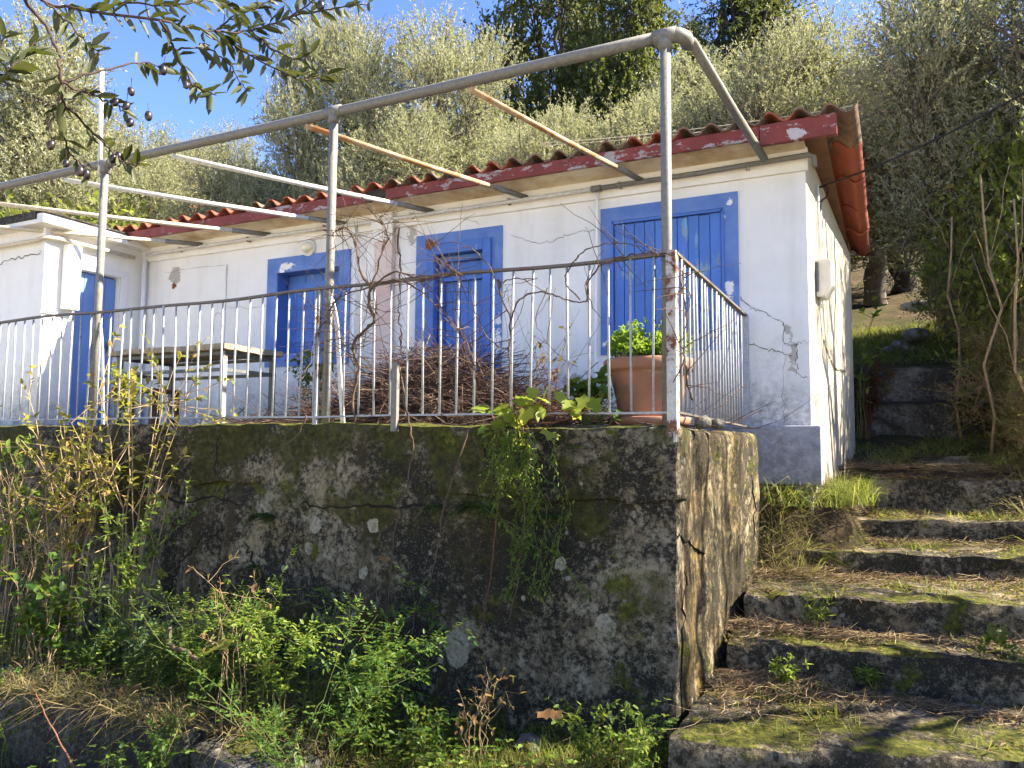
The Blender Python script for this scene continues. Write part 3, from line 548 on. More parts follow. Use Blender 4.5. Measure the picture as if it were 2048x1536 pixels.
def wc(pts, wd=.0045, mat='crack', parent=None, y=HY - .004, amp=.01): crackline([(lambda p: (p[0], y, p[2]))(onY(px, py, HY)) for px, py in pts], wd * .55, (0, -1, 0), mat, parent or wall, amp=amp)
wc([(1480, 592), (1500, 613), (1525, 620), (1548, 637), (1567, 645), (1568, 685), (1590, 690), (1596, 720), (1594, 745), (1617, 757)], .006)
wc([(1485, 685), (1510, 690), (1530, 700), (1555, 700), (1585, 712)], .006); wc([(1568, 685), (1567, 760), (1570, 850)], .0025); wc([(1590, 690), (1600, 686), (1617, 684)], .004)
wc([(1020, 470), (1060, 483), (1095, 485), (1130, 472), (1165, 463), (1200, 460)], .004); wc([(905, 430), (930, 437), (960, 450)], .003)
wc([(802, 425), (797, 470), (800, 520), (802, 560), (798, 610), (803, 660), (800, 700)], .016, 'rust_stain'); wc([(803, 425), (799, 480), (803, 540), (800, 620)], .007)
wc([(455, 612), (500, 618), (535, 610)], .004); wc([(330, 545), (390, 538), (455, 530)], .003, y=HY - .014); wc([(455, 530), (452, 620), (430, 640), (428, 760)], .004, y=HY - .014); wc([(985, 715), (1050, 712), (1110, 716), (1190, 705)], .004)
wc([(290, 520), (305, 500), (318, 492)], .003)
gw = lambda px, py: (lambda p: (p[0] + .006, p[1], p[2]))(onX(px, py, -.50))
for pts, wd in (([(1637, 330), (1638, 400), (1640, 500), (1644, 600)], .004), ([(1645, 680), (1658, 710), (1668, 735), (1690, 745)], .012)):
    P_ = []
    for px, py in pts:
        r = ray(px, py); a = XR - (XRB - XR) / 3 * HY; b = (XRB - XR) / 3; t = a / (r[0] - b * r[1]); P_.append(EYE + r * t + np.array([.006, 0, 0]))
    crackline(P_, wd, (1, -.07, 0), 'crack', wall)
# ---------------- conduits, lamp, meter box on the cottage
pp = MB(); pp.tube(fold([(-2.32, 6.455, 3.80), (-2.33, 6.458, 3.0), (-2.34, 6.455, 2.25), (-2.335, 6.455, 1.72)], 0, 3), .016, 8); tag(pp.build('conduit', 'conduit', None, True, (-2.33, 6.455, 1.72)), 'thin white vertical conduit between door and wide window', 'pipe', 'white conduits')
pp = MB(); pp.tube([(-5.01, 6.455, 3.80), (-5.012, 6.455, 2.6), (-5.015, 6.455, 1.64)], .015, 8); tag(pp.build('conduit', 'conduit', None, True, (-5.01, 6.455, 1.64)), 'thin white vertical conduit right of the deep-set window', 'pipe', 'white conduits')
pp = MB(); pp.tube([(-8.22, 6.44, 3.74), (-8.22, 6.44, 1.64)], .028, 10); tag(pp.build('drainpipe', 'conduit', None, True, (-8.22, 6.44, 1.64)), 'white drainpipe in the corner beside the annex door', 'pipe')
lp = empty('wall_lamp', (-5.72, 6.5, 3.6), 'round cream bulkhead lamp above the deep-set window', 'lamp')
c_ = onY(612, 494, 6.44); mb = MB(); V = []; n = 14
for k in range(6):
    a = k / 5 * PI / 2; V += [(c_[0] + .085 * math.cos(a) * math.cos(t), 6.47 - .075 * math.sin(a), c_[2] + .062 * math.cos(a) * math.sin(t)) for t in np.linspace(0, 2 * PI, n + 1)[:-1]]
mb.add(V, [(k * n + i, k * n + (i + 1) % n, (k + 1) * n + (i + 1) % n, (k + 1) * n + i) for k in range(5) for i in range(n)]); mb.build('globe', 'lamp_glass', lp, True)
mb = MB(); mb.tube([(c_[0], 6.5, c_[2]), (c_[0], 6.465, c_[2])], .092, 18); mb.build('base', 'conduit', lp, True)
mb = MB(); mb.tube(fold([(c_[0], 6.485, c_[2] + .08), (c_[0] + .02, 6.485, c_[2] + .15), (c_[0] + .01, 6.48, 3.8)], 0, 4), .005, 5); mb.build('cable', 'conduit', lp)
mx = lambda Y: XR + (XRB - XR) / 3 * (Y - HY)
bx = empty('meter_box', (mx(7.0), 7.0, 2.75), 'grey plastic meter box on the dappled end wall', 'box')
mb = MB(); x0 = mx(6.95); pr = [(0, 2.76), (.06, 2.76), (.12, 2.86), (.12, 3.06), (.105, 3.075), (0, 3.075)]
mb.add([(mx(6.88) + .004 + a, 6.88, z) for a, z in pr] + [(mx(7.12) + .004 + a, 7.12, z) for a, z in pr], [tuple(range(6)), tuple(range(6, 12))[::-1]] + [(i, 6 + i, 6 + (i + 1) % 6, (i + 1) % 6) for i in range(6)]); mb.build('cover', 'meter_plastic', bx, bevel=.006)
mb = MB(); mb.box((mx(6.9) + .002, 6.868, 2.80), (mx(6.9) + .025, 6.879, 3.05)); mb.build('back_plate', 'steel_dark', bx)
mb = MB(); mb.tube([(mx(7) + .02, 7.0, 3.075), (mx(7) + .02, 6.99, 3.75)], .012, 6); mb.tube([(mx(7) + .02, 7.0, 2.76), (mx(7) + .02, 7.0, 2.68)], .012, 6); mb.build('conduit', 'meter_plastic', bx, True)
cb = MB(); e1 = np.array([mx(7.15) + .012, 7.15, 3.78]); P_ = fold([e1 + (0, .0, -.22), e1 + (.015, .02, -.12), e1 + (.05, .1, -.06), e1 + (.06, .02, .0), e1 + (.0, 0, 0)], 0, 5); cb.tube(P_, .008, 6)
e2 = atD(2100, 155, 7.2); cb.tube([e1 + (e2 - e1) * t - np.array([0, 0, .25 * t * (1 - t)]) for t in np.linspace(0, 1, 12)], .008, 6); e3 = e1 + (e2 - e1) * 3.0 + np.array([0, 0, .5]); cb.tube([e2, e3], .008, 6)
tag(cb.build('cable', 'cable', None, True, e1), 'black overhead cable running from the end wall into the trees', 'cable')

# ================================================================== annex
ax = empty('annex', (-9.8, 5.2, 1.6), 'flat-roofed white annex with a blue plank door', 'building')
AY = 5.24; AX = -8.3; A0 = -12.4
dop = ('d', 5.62, 6.17, 1.62, 3.465)
mb = MB(); mb.add([(A0, AY, 1.2), (AX, AY, 1.2), (AX, AY, 3.86), (A0, AY, 3.86)], [(0, 1, 2, 3)])
for a, b, c, d in ((AY, 5.62, 1.2, 3.86), (5.62, 6.17, 3.465, 3.86), (6.17, 9, 1.2, 3.86), (5.62, 6.17, 1.2, 1.62)): mb.add([(AX, a, c), (AX, b, c), (AX, b, d), (AX, a, d)], [(0, 1, 2, 3)])
mb.add([(A0, 9, 1.2), (A0, AY, 1.2), (A0, AY, 3.86), (A0, 9, 3.86)], [(0, 1, 2, 3)]); mb.add([(AX, 9, 1.2), (A0, 9, 1.2), (A0, 9, 3.86), (AX, 9, 3.86)], [(0, 1, 2, 3)])
for q_ in ([(AX, 5.62, 1.62), (AX - .12, 5.62, 1.62), (AX - .12, 5.62, 3.465), (AX, 5.62, 3.465)], [(AX, 6.17, 1.62), (AX, 6.17, 3.465), (AX - .12, 6.17, 3.465), (AX - .12, 6.17, 1.62)], [(AX, 5.62, 3.465), (AX - .12, 5.62, 3.465), (AX - .12, 6.17, 3.465), (AX, 6.17, 3.465)]): mb.add(q_, [(0, 1, 2, 3)])
aw = mb.build('wall', 'plaster_annex', ax)
mb = MB(); mb.box((A0 - .1, AY - .14, 3.855), (AX + .16, 9.1, 3.965)); mb.build('roof_slab', 'plaster_annex', ax, bevel=.01)
mb = MB(); mb.box((A0 - .1, AY - .155, 3.90), (AX + .05, AY - .142, 3.975)); mb.box((A0 - .12, AY - .16, 3.967), (AX + .18, 9.1, 3.985)); mb.build('roof_edge', 'dark_concrete', ax)
ad = MB(); ad.box((AX - .11, 5.63, 1.62), (AX - .09, 6.16, 3.46)); ad = ad.build('door', 'blue_faded', ax)
for k in range(4):
    y0 = 5.632 + k * .133; mb = MB(); mb.box((AX - .088, y0, 1.635), (AX - .066, y0 + .128, 3.445)); mb.build('plank', 'blue_faded', ad, bevel=.003)
mb = MB(); mb.box((AX - .064, 6.08, 2.55), (AX - .05, 6.11, 2.68)); mb.tube([(AX - .06, 6.095, 2.61), (AX - .02, 6.095, 2.61), (AX - .02, 6.02, 2.61)], .009, 6); mb.build('handle', 'steel_dark', ad)
mb = MB(); mb.box((AX + .002, 6.18, 1.63), (AX + .022, 6.27, 3.55)); mb.box((AX + .002, 5.55, 3.47), (AX + .022, 6.179, 3.55)); mb.build('door_surround', 'plaster', ax, bevel=.005)
mb = MB(); mb.box((AX + .002, 5.44, 2.97), (AX + .11, 5.60, 3.70)); mb.build('wall_box', 'plaster_annex', ax, bevel=.008)
mb = MB(); mb.box((AX - .0, AY - .022, 2.90), (AX + .02, 5.435, 2.93)); mb.build('ledge', 'plaster_annex', ax)
wcx = [(0, 528), (20, 520), (45, 515), (70, 508), (85, 503)]
crackline([(onY(a, b, AY)[0], AY - .003, onY(a, b, AY)[2]) for a, b in wcx], .006, (0, -1, 0), 'crack', aw); mb = MB()
mb.tube([(-12.3, AY - .05, 3.70), (AX - .1, AY - .05, 3.70), (AX + .02, AY - .02, 3.73), (AX + .06, AY + .1, 3.74), (AX + .07, 6.3, 3.74)], .024, 8); tag(mb.build('wall_pipe', 'pipe_cream', None, True, (-10, AY, 3.7)), 'cream pipe clipped under the roof slab of the annex', 'pipe')

# ================================================================== railing
ra = empty('railing', (-1.08, 4.2, Zs), 'painted steel balustrade along the terrace edge, rusty at the corner', 'railing')
RT = 2.575; RB = 1.685; RY = 4.215; RX0 = -9.4; CX = -1.075; SX = -1.06; SY = 6.42
wob = lambda x: .008 * math.sin(x * 2.1) + .005 * math.sin(x * 5.7)
mb = MB(); P_ = [(x, RY + wob(x) * .6, RT + wob(x * .8)) for x in np.linspace(RX0, CX, 40)]
for a, b in zip(P_, P_[1:]): mb.bar(a, b, .036, .016)
mb.build('top_rail', 'rail_top', ra)
mb = MB()
for a, b in zip(P_, P_[1:]): mb.bar((a[0], a[1], RB + wob(a[0]) * .4), (b[0], b[1], RB + wob(b[0]) * .4), .028, .012)
mb.build('bottom_rail', 'rail_paint', ra)
mb = MB(); mb.bar((SX, RY, RT), (SX + .02, SY, RT - .012), .036, .016); mb.build('top_rail', 'rail_top', ra)
mb = MB(); mb.bar((SX, RY, RB), (SX + .03, SY, RB - .03), .028, .012); mb.build('bottom_rail', 'rail_top', ra)
bm_ = MB().tube([(0, 0, RB), (0, .002, RB + .45), (0, 0, RT - .007)], [.0075, .0075, .0075], 8)
bme = bpy.data.meshes.new('baluster'); bme.from_pydata((np.array(bm_.v) - (0, 0, RB)).tolist(), [], bm_.f); bme.materials.append(MT['rail_paint']); bme.polygons.foreach_set('use_smooth', [True] * len(bme.polygons))
x = CX - .112; L0 = origin(ra)
while x > RX0:
    o = link('baluster', bme, ra, (x - L0[0] + random.uniform(-.004, .004), RY + wob(x) * .6 - L0[1], RB - L0[2])); o.rotation_euler = (random.gauss(0, .006), random.gauss(0, .01), random.random() * 6); x -= .1268
y = RY + .10
while y < SY - .05:
    o = link('baluster', bme, ra, (SX + .008 - L0[0], y - L0[1], RB - .006 - L0[2])); o.rotation_euler = (random.gauss(0, .005), random.gauss(0, .01), random.random() * 6); y += .1085
mb = MB(); mb.box((-1.052, RY - .03, 1.52), (-1.046, RY + .03, RT + .012)); mb.box((-1.10, RY - .036, 1.52), (-1.047, RY - .031, RT + .012)); mb.build('corner_post', 'rust_post', ra)['label'] = 'rust-eaten angle iron corner post'
mb = MB(); mb.box((SX - .005, SY - .012, 1.56), (SX + .045, SY + .024, RT - .008)); mb.build('end_post', 'rail_paint', ra)
for px, z1 in ((640, RT),): mb = MB(); X_ = onY(px, 700, RY)[0]; mb.box((X_ - .045, RY - .008, Zs - .05), (X_ - .012, RY + .018, z1)); mb.build('post', 'rail_paint', ra)
mb = MB(); mb.box((-2.915, RY - .055, 1.58), (-2.872, RY - .024, 2.03)); mb.build('post_stub', 'pipe_grey', ra)
# ================================================================== pipe pergola
pg = empty('pergola', (-1.1, 4.26, Zs), 'frame of grey and rusted steel pipes over the terrace', 'pergola')
PY = 4.265; PZ = 3.875; pr_ = .036
mb = MB(); mb.tube(fold([(-10.8, PY, PZ + .01), (-7.4, PY, PZ + .012), (-4, PY, PZ - .005), (-1.16, PY, PZ)], 0, 4), pr_, 12); mb.build('front_beam', 'pipe_grey', pg, True)
mb = MB(); a = np.linspace(0, PI / 2, 7); P_ = [(-1.17, PY, PZ)] + [(-1.10 + .085 * math.sin(t), PY + .085 * (1 - math.cos(t)), PZ + .0) for t in a] + [(-1.013, PY + .14, PZ - .003)]; mb.tube(P_, pr_ + .007, 12); mb.build('elbow', 'pipe_grey', pg, True)
for X_ in (-1.12, -3.535, -6.0, -8.43):
    mb = MB(); mb.tube([(X_ + .0, PY, Zs - .02), (X_ + .004, PY, 2.7), (X_ + .005, PY, PZ)], .031, 12); mb.build('post', 'pipe_grey', pg, True)
    mb = MB(); mb.tube([(X_ + .005, PY, PZ - .085), (X_ + .005, PY, PZ)], .040, 12); mb.tube([(X_ - .06, PY, PZ), (X_ + .07, PY, PZ)], .0425, 12); mb.build('tee_fitting', 'pipe_grey', pg, True)
hp = [(-.99, -.86, 'pipe_grey', .031), (-2.414, -1.93, 'pipe_rusty', .022), (-3.79, -3.06, 'pipe_rusty', .022), (-5.186, -4.11, 'pipe_white', .022), (-6.55, -5.2, 'pipe_white', .022), (-7.95, -6.25, 'pipe_cream', .022), (-9.3, -7.3, 'pipe_cream', .022)]
for k, (xf, xh, mt, r_) in enumerate(hp):
    a = np.array([xf, PY + (.12 if k == 0 else .0), PZ - (.003 if k == 0 else .055)]); b = np.array([xh, 6.36, 3.825]); mb = MB(); mb.tube([a, (a + b) / 2 - (0, 0, .008), b], r_, 10); r2 = mb.build('rafter', mt, pg, True)
    if k: mb = MB(); d = (b - a) / np.linalg.norm(b - a); mb.tube([b - d * .30, b + d * .10], r_ + .004, 10); mb.build('sleeve', 'pipe_grey', r2, True)
mb = MB(); mb.tube(fold([(-8.15, 6.41, 3.79), (-6.2, 6.41, 3.80), (-4.2, 6.41, 3.79), (-2.31, 6.41, 3.795)], 0, 4), .019, 10); mb.build('wall_rail', 'pipe_white', pg, True)
mb = MB(); mb.tube([(-2.31, 6.41, 3.795), (-1.4, 6.41, 3.80), (-.53, 6.40, 3.815), (-.49, 6.42, 3.80), (-.485, 6.43, 3.72)], .022, 10); mb.tube([(-2.36, 6.41, 3.795), (-2.27, 6.41, 3.795)], .03, 10); mb.build('wall_rail', 'pipe_grey', pg, True)
mb = MB()
for X_ in np.arange(-7.6, -.9, 1.1): mb.box((X_ - .012, 6.40, 3.775), (X_ + .012, 6.46, 3.83))
mb.build('bracket', 'rust_post', pg)
mb = MB(); mb.tube([(-6.03, PY - .02, PZ - .1), (-6.045, PY - .03, 4.3), (-6.06, PY - .03, 4.72)], .019, 8); mb.build('upright_pipe', 'pipe_white', pg, True)
for X_ in (-3.535, -6.0):
    mb = MB(); P_ = fold([(X_ + .03, PY, 2.50), (X_ + .045, PY, 2.46), (X_ + .09, PY - .01, 2.30), (X_ + .12, PY - .01, 2.0), (X_ + .17, PY - .02, Zs)], 0, 3)
    for a, b in zip(P_, P_[1:]): mb.bar(a, b, .032, .010, (0, 1, 0))
    mb.build('brace', 'pipe_white', pg)
# ================================================================== cracks and joints hugging the retaining wall
bpy.context.view_layer.update(); deps = bpy.context.evaluated_depsgraph_get()
wallparts = [o for o in rw.children]
def hit_wall(px, py):
    d = Vector(ray(px, py)).normalized(); best = None
    for o in wallparts:
        inv = o.matrix_world.inverted(); ok, p, n, _ = o.ray_cast(inv @ Vector(EYE), (inv.to_3x3() @ d).normalized())
        if ok:
            p = o.matrix_world @ p; t = (p - Vector(EYE)).length
            if best is None or t < best[0]: best = (t, np.array(p) - np.array(d) * .006, o)
    return best
def wall_crack(pts, wd):
    P = fold([(a, b, 0) for a, b in pts], 0, 5); P[1:-1, :2] += rng.normal(0, 3.2, (len(P) - 2, 2)); H = [hit_wall(a, b) for a, b, _ in P]; H = [h for h in H if h]
    if len(H) > 3: MB().strip([h[1] for h in H], wd, (0, -1, 0)).build('crack', 'joint', H[0][2])
for pts, wd in (([(140, 985), (230, 990), (300, 985), (360, 1003), (430, 997), (480, 1010)], .010), ([(250, 1070), (285, 1065), (310, 1068)], .007), ([(310, 1065), (335, 1100), (355, 1122)], .007), ([(405, 1068), (390, 1095), (365, 1120), (355, 1140), (345, 1170), (330, 1185)], .010),
                ([(405, 1070), (425, 1072), (450, 1058)], .006), ([(493, 1085), (500, 1115), (525, 1165), (545, 1200), (565, 1225)], .009), ([(440, 868), (432, 920), (425, 965)], .005), ([(968, 880), (972, 920), (985, 945), (992, 965)], .008),
                ([(600, 1008), (660, 1018), (720, 1008), (780, 1015), (850, 1010)], .010), ([(1350, 1068), (1375, 1085), (1395, 1100), (1405, 1110)], .014), ([(1372, 1130), (1368, 1200), (1365, 1290), (1362, 1380)], .008), ([(1505, 960), (1508, 1020), (1502, 1080)], .006)): wall_crack(pts, wd)

# ================================================================== things on the terrace
tb = empty('table', (-5.9, 5.2, Zs), 'long cement-topped table on steel legs behind the railing', 'table')
rough_block('tabletop', (-6.72, -5.17), (4.88, 5.62), (2.31, 2.365), .05, .006, 9, 'table_concrete', tb, .012)
for X_ in (-6.6, -5.25):
    for Y_ in (4.95, 5.55): mb = MB(); mb.box((X_ - .022, Y_ - .022, Zs), (X_ + .022, Y_ + .022, 2.3)); mb.build('leg', 'rail_paint' if (X_ > -6 and Y_ < 5) else 'steel_dark', tb)
mb = MB()
for z in (2.285, 2.14):
    for a, b in (((-6.6, 4.95), (-5.25, 4.95)), ((-6.6, 5.55), (-5.25, 5.55)), ((-6.6, 4.95), (-6.6, 5.55)), ((-5.25, 4.95), (-5.25, 5.55))): mb.bar((*a, z), (*b, z), .022, .03)
mb.build('frame', 'steel_dark', tb)
st = empty('stool', (-6.35, 5.15, Zs), 'dark wooden stool half hidden under the table', 'stool')
mb = MB(); mb.box((-6.52, 4.98, 1.97), (-6.18, 5.32, 2.0)); mb.build('seat', 'old_wood', st, bevel=.005)
for a in (-6.49, -6.21):
    for b in (5.01, 5.29): mb = MB(); mb.box((a - .018, b - .018, Zs), (a + .018, b + .018, 1.97)); mb.build('leg', 'old_wood', st)
pot = empty('flower_pot', (-1.375, 4.80, Zs), 'large terracotta pot at the terrace corner', 'pot')
pc = (-1.375, 4.80, Zs)
MB().lathe(pc, [(0.000, 0.037), (0.185, 0.037), (0.193, 0.053), (0.213, 0.170), (0.249, 0.329), (0.255, 0.345), (0.280, 0.350), (0.289, 0.360), (0.291, 0.413), (0.282, 0.424), (0.267, 0.424), (0.260, 0.403), (0.252, 0.360), (0.000, 0.360)], 36).build('body', 'terracotta', pot, True)
MB().lathe(pc, [(0.000, 0.000), (0.224, 0.000), (0.252, 0.013), (0.263, 0.053), (0.255, 0.058), (0.235, 0.032), (0.000, 0.030)], 32).build('saucer', 'terracotta', pot, True)
MB().lathe(pc, [(0.000, 0.387), (0.112, 0.392), (0.255, 0.379)], 24).build('potting_soil', 'soil', pot, True)
def leafy(name, label, cat, base, pts, dirs, L, W, mat, stems=None, smat='stem_green', group=None, six=True, droop=.2, rnd=None):
    o = empty(name, base, label, cat, group); b = np.array(base, float)
    pts = np.asarray(pts); n = len(pts); up = nrm(rng.normal(0, .45, (n, 3)) + (0, 0, 1)); d = nrm(dirs)
    V, F = (leaf6(pts, d, up, L, W, droop) if six else rhombs(pts, d, up, L, W)); rn = rng.random(n) if rnd is None else rnd; rn = np.repeat(rn, 2) if six else rn
    tag(link('foliage', np_mesh('foliage', V - b, [F], mat, False, rn), o), kind='stuff')
    if stems: V, F, I = tubes_np(stems, 4); link('stem', np_mesh('stem', V - b, [F], smat, True), o)
    return o
# parsley-like plant in the pot
n = 2600; a = rng.uniform(0, 2 * PI, n); r_ = np.sqrt(rng.random(n)) * .26; hz = .42 + .19 * np.sqrt(np.maximum(0, 1 - (r_ / .28) ** 2)) * rng.uniform(.35, 1.08, n) * (1 + .4 * np.sin(a * 2 + 1) + .15 * np.sin(a * 5))
pts = np.stack([pc[0] + r_ * np.cos(a), pc[1] + r_ * np.sin(a), Zs + hz], 1); dirs = np.stack([np.cos(a) * .8, np.sin(a) * .8, rng.uniform(.0, .9, n)], 1) + rng.normal(0, .5, (n, 3))
stems = [(np.array([[pc[0] + .5 * r_[k] * math.cos(a[k]), pc[1] + .5 * r_[k] * math.sin(a[k]), Zs + .36], pts[k]]), .0018) for k in range(0, n, 12)]
leafy('potted_plant', 'bushy bright green herb growing in the terracotta pot', 'plant', (pc[0], pc[1], Zs + .36), pts, dirs, rng.uniform(.02, .04, n), rng.uniform(.014, .026, n), 'parsley', stems)

# brush pile of vine prunings
paths = []; rn = []
for k in range(3000):
    t = rng.random() ** .8; cx_ = rng.normal(-3.15, .72); h = max(0, .60 * math.exp(-((cx_ + 3.2) / .8) ** 2) + .06); cy_ = rng.normal(5.15, .32); h *= math.exp(-((cy_ - 5.2) / .55) ** 2)
    z = Zs + .01 + h * rng.random() ** .75; L = rng.uniform(.25, .9); az = rng.normal(0, .8) + (PI if rng.random() < .5 else 0); el = rng.normal(0, .28) + .12
    d = np.array([math.cos(az) * math.cos(el), math.sin(az) * math.cos(el), math.sin(el)]); c = np.array([cx_, np.clip(cy_, 4.4, 6.2), z]); bend = rng.normal(0, .09, 3)
    P = np.array([c + d * L * (s - .5) + bend * L * (s - .5) ** 2 * 4 + rng.normal(0, .008, 3) for s in np.linspace(0, 1, 5)]); P[:, 2] = np.maximum(P[:, 2], Zs + .006); P[:, 1] = np.clip(P[:, 1], 4.36, 6.38)
    paths.append((P, np.linspace(rng.uniform(.002, .005), .0011, 5))); rn.append(rng.random() ** 1.3)
for k in range(70):
    c = np.array([rng.normal(-3.0, .5), rng.normal(5.0, .3), Zs + rng.uniform(.1, .4)]); d = nrm(np.array([rng.normal(0, .7), rng.normal(-.1, .4), rng.uniform(.4, 1.1)])); L = rng.uniform(.3, .75); b_ = rng.normal(0, .12, 3); P = np.array([c + d * L * s + b_ * s * s + rng.normal(0, .008, 3) for s in np.linspace(0, 1, 6)]); P[:, 1] = np.clip(P[:, 1], 4.4, 6.35); paths.append((P, np.linspace(.003, .001, 6))); rn.append(rng.random())
V, F, I = tubes_np(paths, 3); o = link('brush_pile', np_mesh('brush_pile', V - (-3, 5.1, Zs), [F], 'brush', True, np.array(rn)[I]), None, (-3, 5.1, Zs)); tag(o, 'heap of brown dry vine prunings in front of the blue door', 'brush pile', None, 'stuff')
# ---------------- bare grapevines tied to the railing
def vine(label, mains, ntw, yoff=0, leaves=0, mat='vine_bark'):
    root = onY(*mains[0][0][0][:2], RY); o = empty('grape_vine', (root[0], RY - .03, Zs), label, 'vine'); b0 = np.array(o.location); sm = MB(); ends = []
    for pts, r0, r1 in mains:
        P = np.array([onY(p[0], p[1], RY - .03 + (p[2] if len(p) > 2 else 0) + yoff) for p in pts]); P = fold(P, 0, 5, .004); m = len(P); sm.tube(P, np.linspace(r0, r1, m) * .72 * (1 + .18 * np.sin(np.arange(m) * 1.9)), 7); ends += [P[i] for i in range(m // 3, m)]
    sm.build('stem', mat, o, True); paths = []
    for k in range(ntw):
        c = ends[rng.integers(len(ends))]; d = nrm(rng.normal(0, 1, 3) * (1, .45, .8) + (0, -.15, .15)); L = rng.uniform(.12, .5); b_ = rng.normal(0, .16, 3); paths.append((np.array([c + d * L * s + b_ * s * s * L + rng.normal(0, .005, 3) for s in np.linspace(0, 1, 6)]), np.linspace(.0032, .001, 6)))
    V, F, I = tubes_np(paths, 4); link('twig', np_mesh('twig', V - b0, [F], mat, True), o); return o
vine('thick bare grapevine knotted over the top rail by the tall pipe post', [([(712, 848), (705, 800), (716, 740), (706, 690), (735, 655), (748, 640), (738, 600), (742, 570)], .011, .016), ([(742, 575), (720, 540), (712, 490), (690, 455), (665, 470)], .012, .005), ([(742, 575), (760, 520), (775, 470), (760, 440), (740, 420)], .010, .004), ([(742, 575), (800, 560), (850, 590), (900, 640), (935, 690), (950, 740)], .009, .003), ([(742, 575), (690, 590), (660, 620), (668, 660), (690, 690)], .008, .003), ([(742, 575), (790, 545), (840, 560), (880, 552), (915, 546)], .010, .004), ([(735, 655), (712, 680), (708, 730)], .009, .005)], 190)
vine('slender looping grapevine on the railing in front of the wide shutter', [([(1018, 830), (1020, 760), (1018, 700), (1022, 640), (1000, 590), (997, 560), (1000, 575)], .007, .008), ([(1022, 640), (1040, 600), (1080, 583), (1120, 595), (1160, 605), (1178, 590), (1172, 565)], .008, .005), ([(1175, 590), (1178, 560), (1200, 535), (1240, 515), (1290, 508), (1335, 508)], .008, .006), ([(1160, 600), (1130, 560), (1150, 520), (1180, 497), (1230, 487), (1280, 495), (1320, 510)], .006, .004), ([(1000, 575), (975, 530), (940, 495), (900, 485), (862, 490)], .006, .003), ([(1020, 700), (990, 690), (960, 650), (945, 600), (935, 560), (900, 548)], .006, .003), ([(1095, 575), (1072, 640), (1090, 680), (1110, 705)], .004, .002), ([(997, 565), (1015, 560), (1050, 558), (1075, 556)], .007, .003)], 36)
vine('thin grey grapevine twisted round the corner post beside the pot', [([(1330, 830, .1), (1345, 770), (1368, 720), (1362, 690), (1372, 650), (1368, 600), (1358, 540)], .006, .004), ([(1372, 650), (1380, 600), (1366, 560), (1380, 545)], .004, .003), ([(1385, 800, .2), (1375, 760, .2), (1368, 720)], .010, .006)], 16)

# ================================================================== plants
def shrub(name, label, base, nst, H, spread, nl, L, W, mat, smat='stem_tan', lean=(0, 0, 0), lo=.25, pinn=False, cat='shrub', group=None, r0=.006, droop=.2, wig=.03, side=.5):
    base = np.array(base, float); stems = []; P_ = []; D_ = []; Ls = []
    for k in range(nst):
        a = rng.uniform(0, 2 * PI); h = H * rng.uniform(.55, 1.05); tip = base + np.array([math.cos(a), math.sin(a), 0]) * spread * rng.uniform(.3, 1) * h + np.array(lean) * h + (0, 0, h); b = base + rng.normal(0, .05, 3) * (1, 1, 0)
        m = 9; S = np.linspace(0, 1, m)[:, None]; ctrl = b + np.array([0, 0, h * .65]) + (tip - b) * .15; Q = (1 - S) ** 2 * b + 2 * S * (1 - S) * ctrl + S ** 2 * tip; Q[1:] += rng.normal(0, wig * .4, (m - 1, 3)); stems.append((Q, np.linspace(r0, r0 * .25, m)))
        subs = [Q]
        for j in range(3 if side > 0 else 0):
            i0 = rng.integers(3, m - 1); d = nrm(rng.normal(0, 1, 3) + (0, 0, .7)); l = side * h * rng.uniform(.25, .6); T = np.linspace(0, 1, 5)[:, None]; B = Q[i0] + d * l * T + rng.normal(0, wig * .3, (5, 3)) * T; stems.append((B, np.linspace(r0 * .5, r0 * .2, 5))); subs.append(B)
        for B in subs:
            mm = max(2, int(nl * (1 if B is Q else .5)))
            for t in rng.uniform(lo, 1, mm):
                x = t * (len(B) - 1); i0 = min(int(x), len(B) - 2); p = B[i0] + (B[i0 + 1] - B[i0]) * (x - i0); ax_ = nrm(B[i0 + 1] - B[i0]); d = nrm(rng.normal(0, 1, 3)); d = nrm(d - ax_ * (d @ ax_) + ax_ * .5 + (0, 0, .1))
                if pinn:
                    ln = L * rng.uniform(2.2, 3.4); sd = nrm(np.cross(d, (0, 0, 1.)))
                    for q_ in range(4):
                        u = .3 + .23 * q_; c = p + d * ln * u - np.array([0, 0, .12 * ln * u * u])
                        if q_ == 3: P_.append(c); D_.append(d); Ls.append(L * 1.2)
                        else:
                            for sgn in (-1, 1): P_.append(c); D_.append(nrm(d * .6 + sd * sgn)); Ls.append(L * rng.uniform(.7, 1))
                else: P_.append(p); D_.append(d); Ls.append(L * rng.uniform(.55, 1.15))
    Ls = np.array(Ls); return leafy(name, label, cat, base, np.array(P_), np.array(D_), Ls, Ls * W / L, mat, stems, smat, group, True, droop)
def gp(px, Y, dz=-.02): x = onY(px, 900, Y)[0]; return (x, Y, float(gz(np.array([x]), np.array([Y]))[0]) + dz)
G = 'shrubs growing against the retaining wall'
shrub('deciduous_shrub', 'tall tan-stemmed shrub with sparse yellowing leaves by the wall, far left', gp(150, 3.85), 20, 2.1, .34, 16, .06, .034, 'yellow_leaf', 'stem_tan', (.05, 0, 0), .35, group=G, r0=.009)
shrub('deciduous_shrub', 'thin-stemmed yellowing shrub reaching over the railing near the table', gp(270, 3.95), 11, 2.35, .34, 13, .06, .035, 'yellow_leaf', 'stem_tan', (.10, 0, 0), .45, group=G, r0=.008)
shrub('deciduous_shrub', 'bare straggly shrub at the left edge with pale stems', gp(30, 3.75), 14, 1.7, .4, 18, .06, .032, 'bright_leaf', 'stem_tan', (.0, 0, 0), .35, group=G, r0=.008)
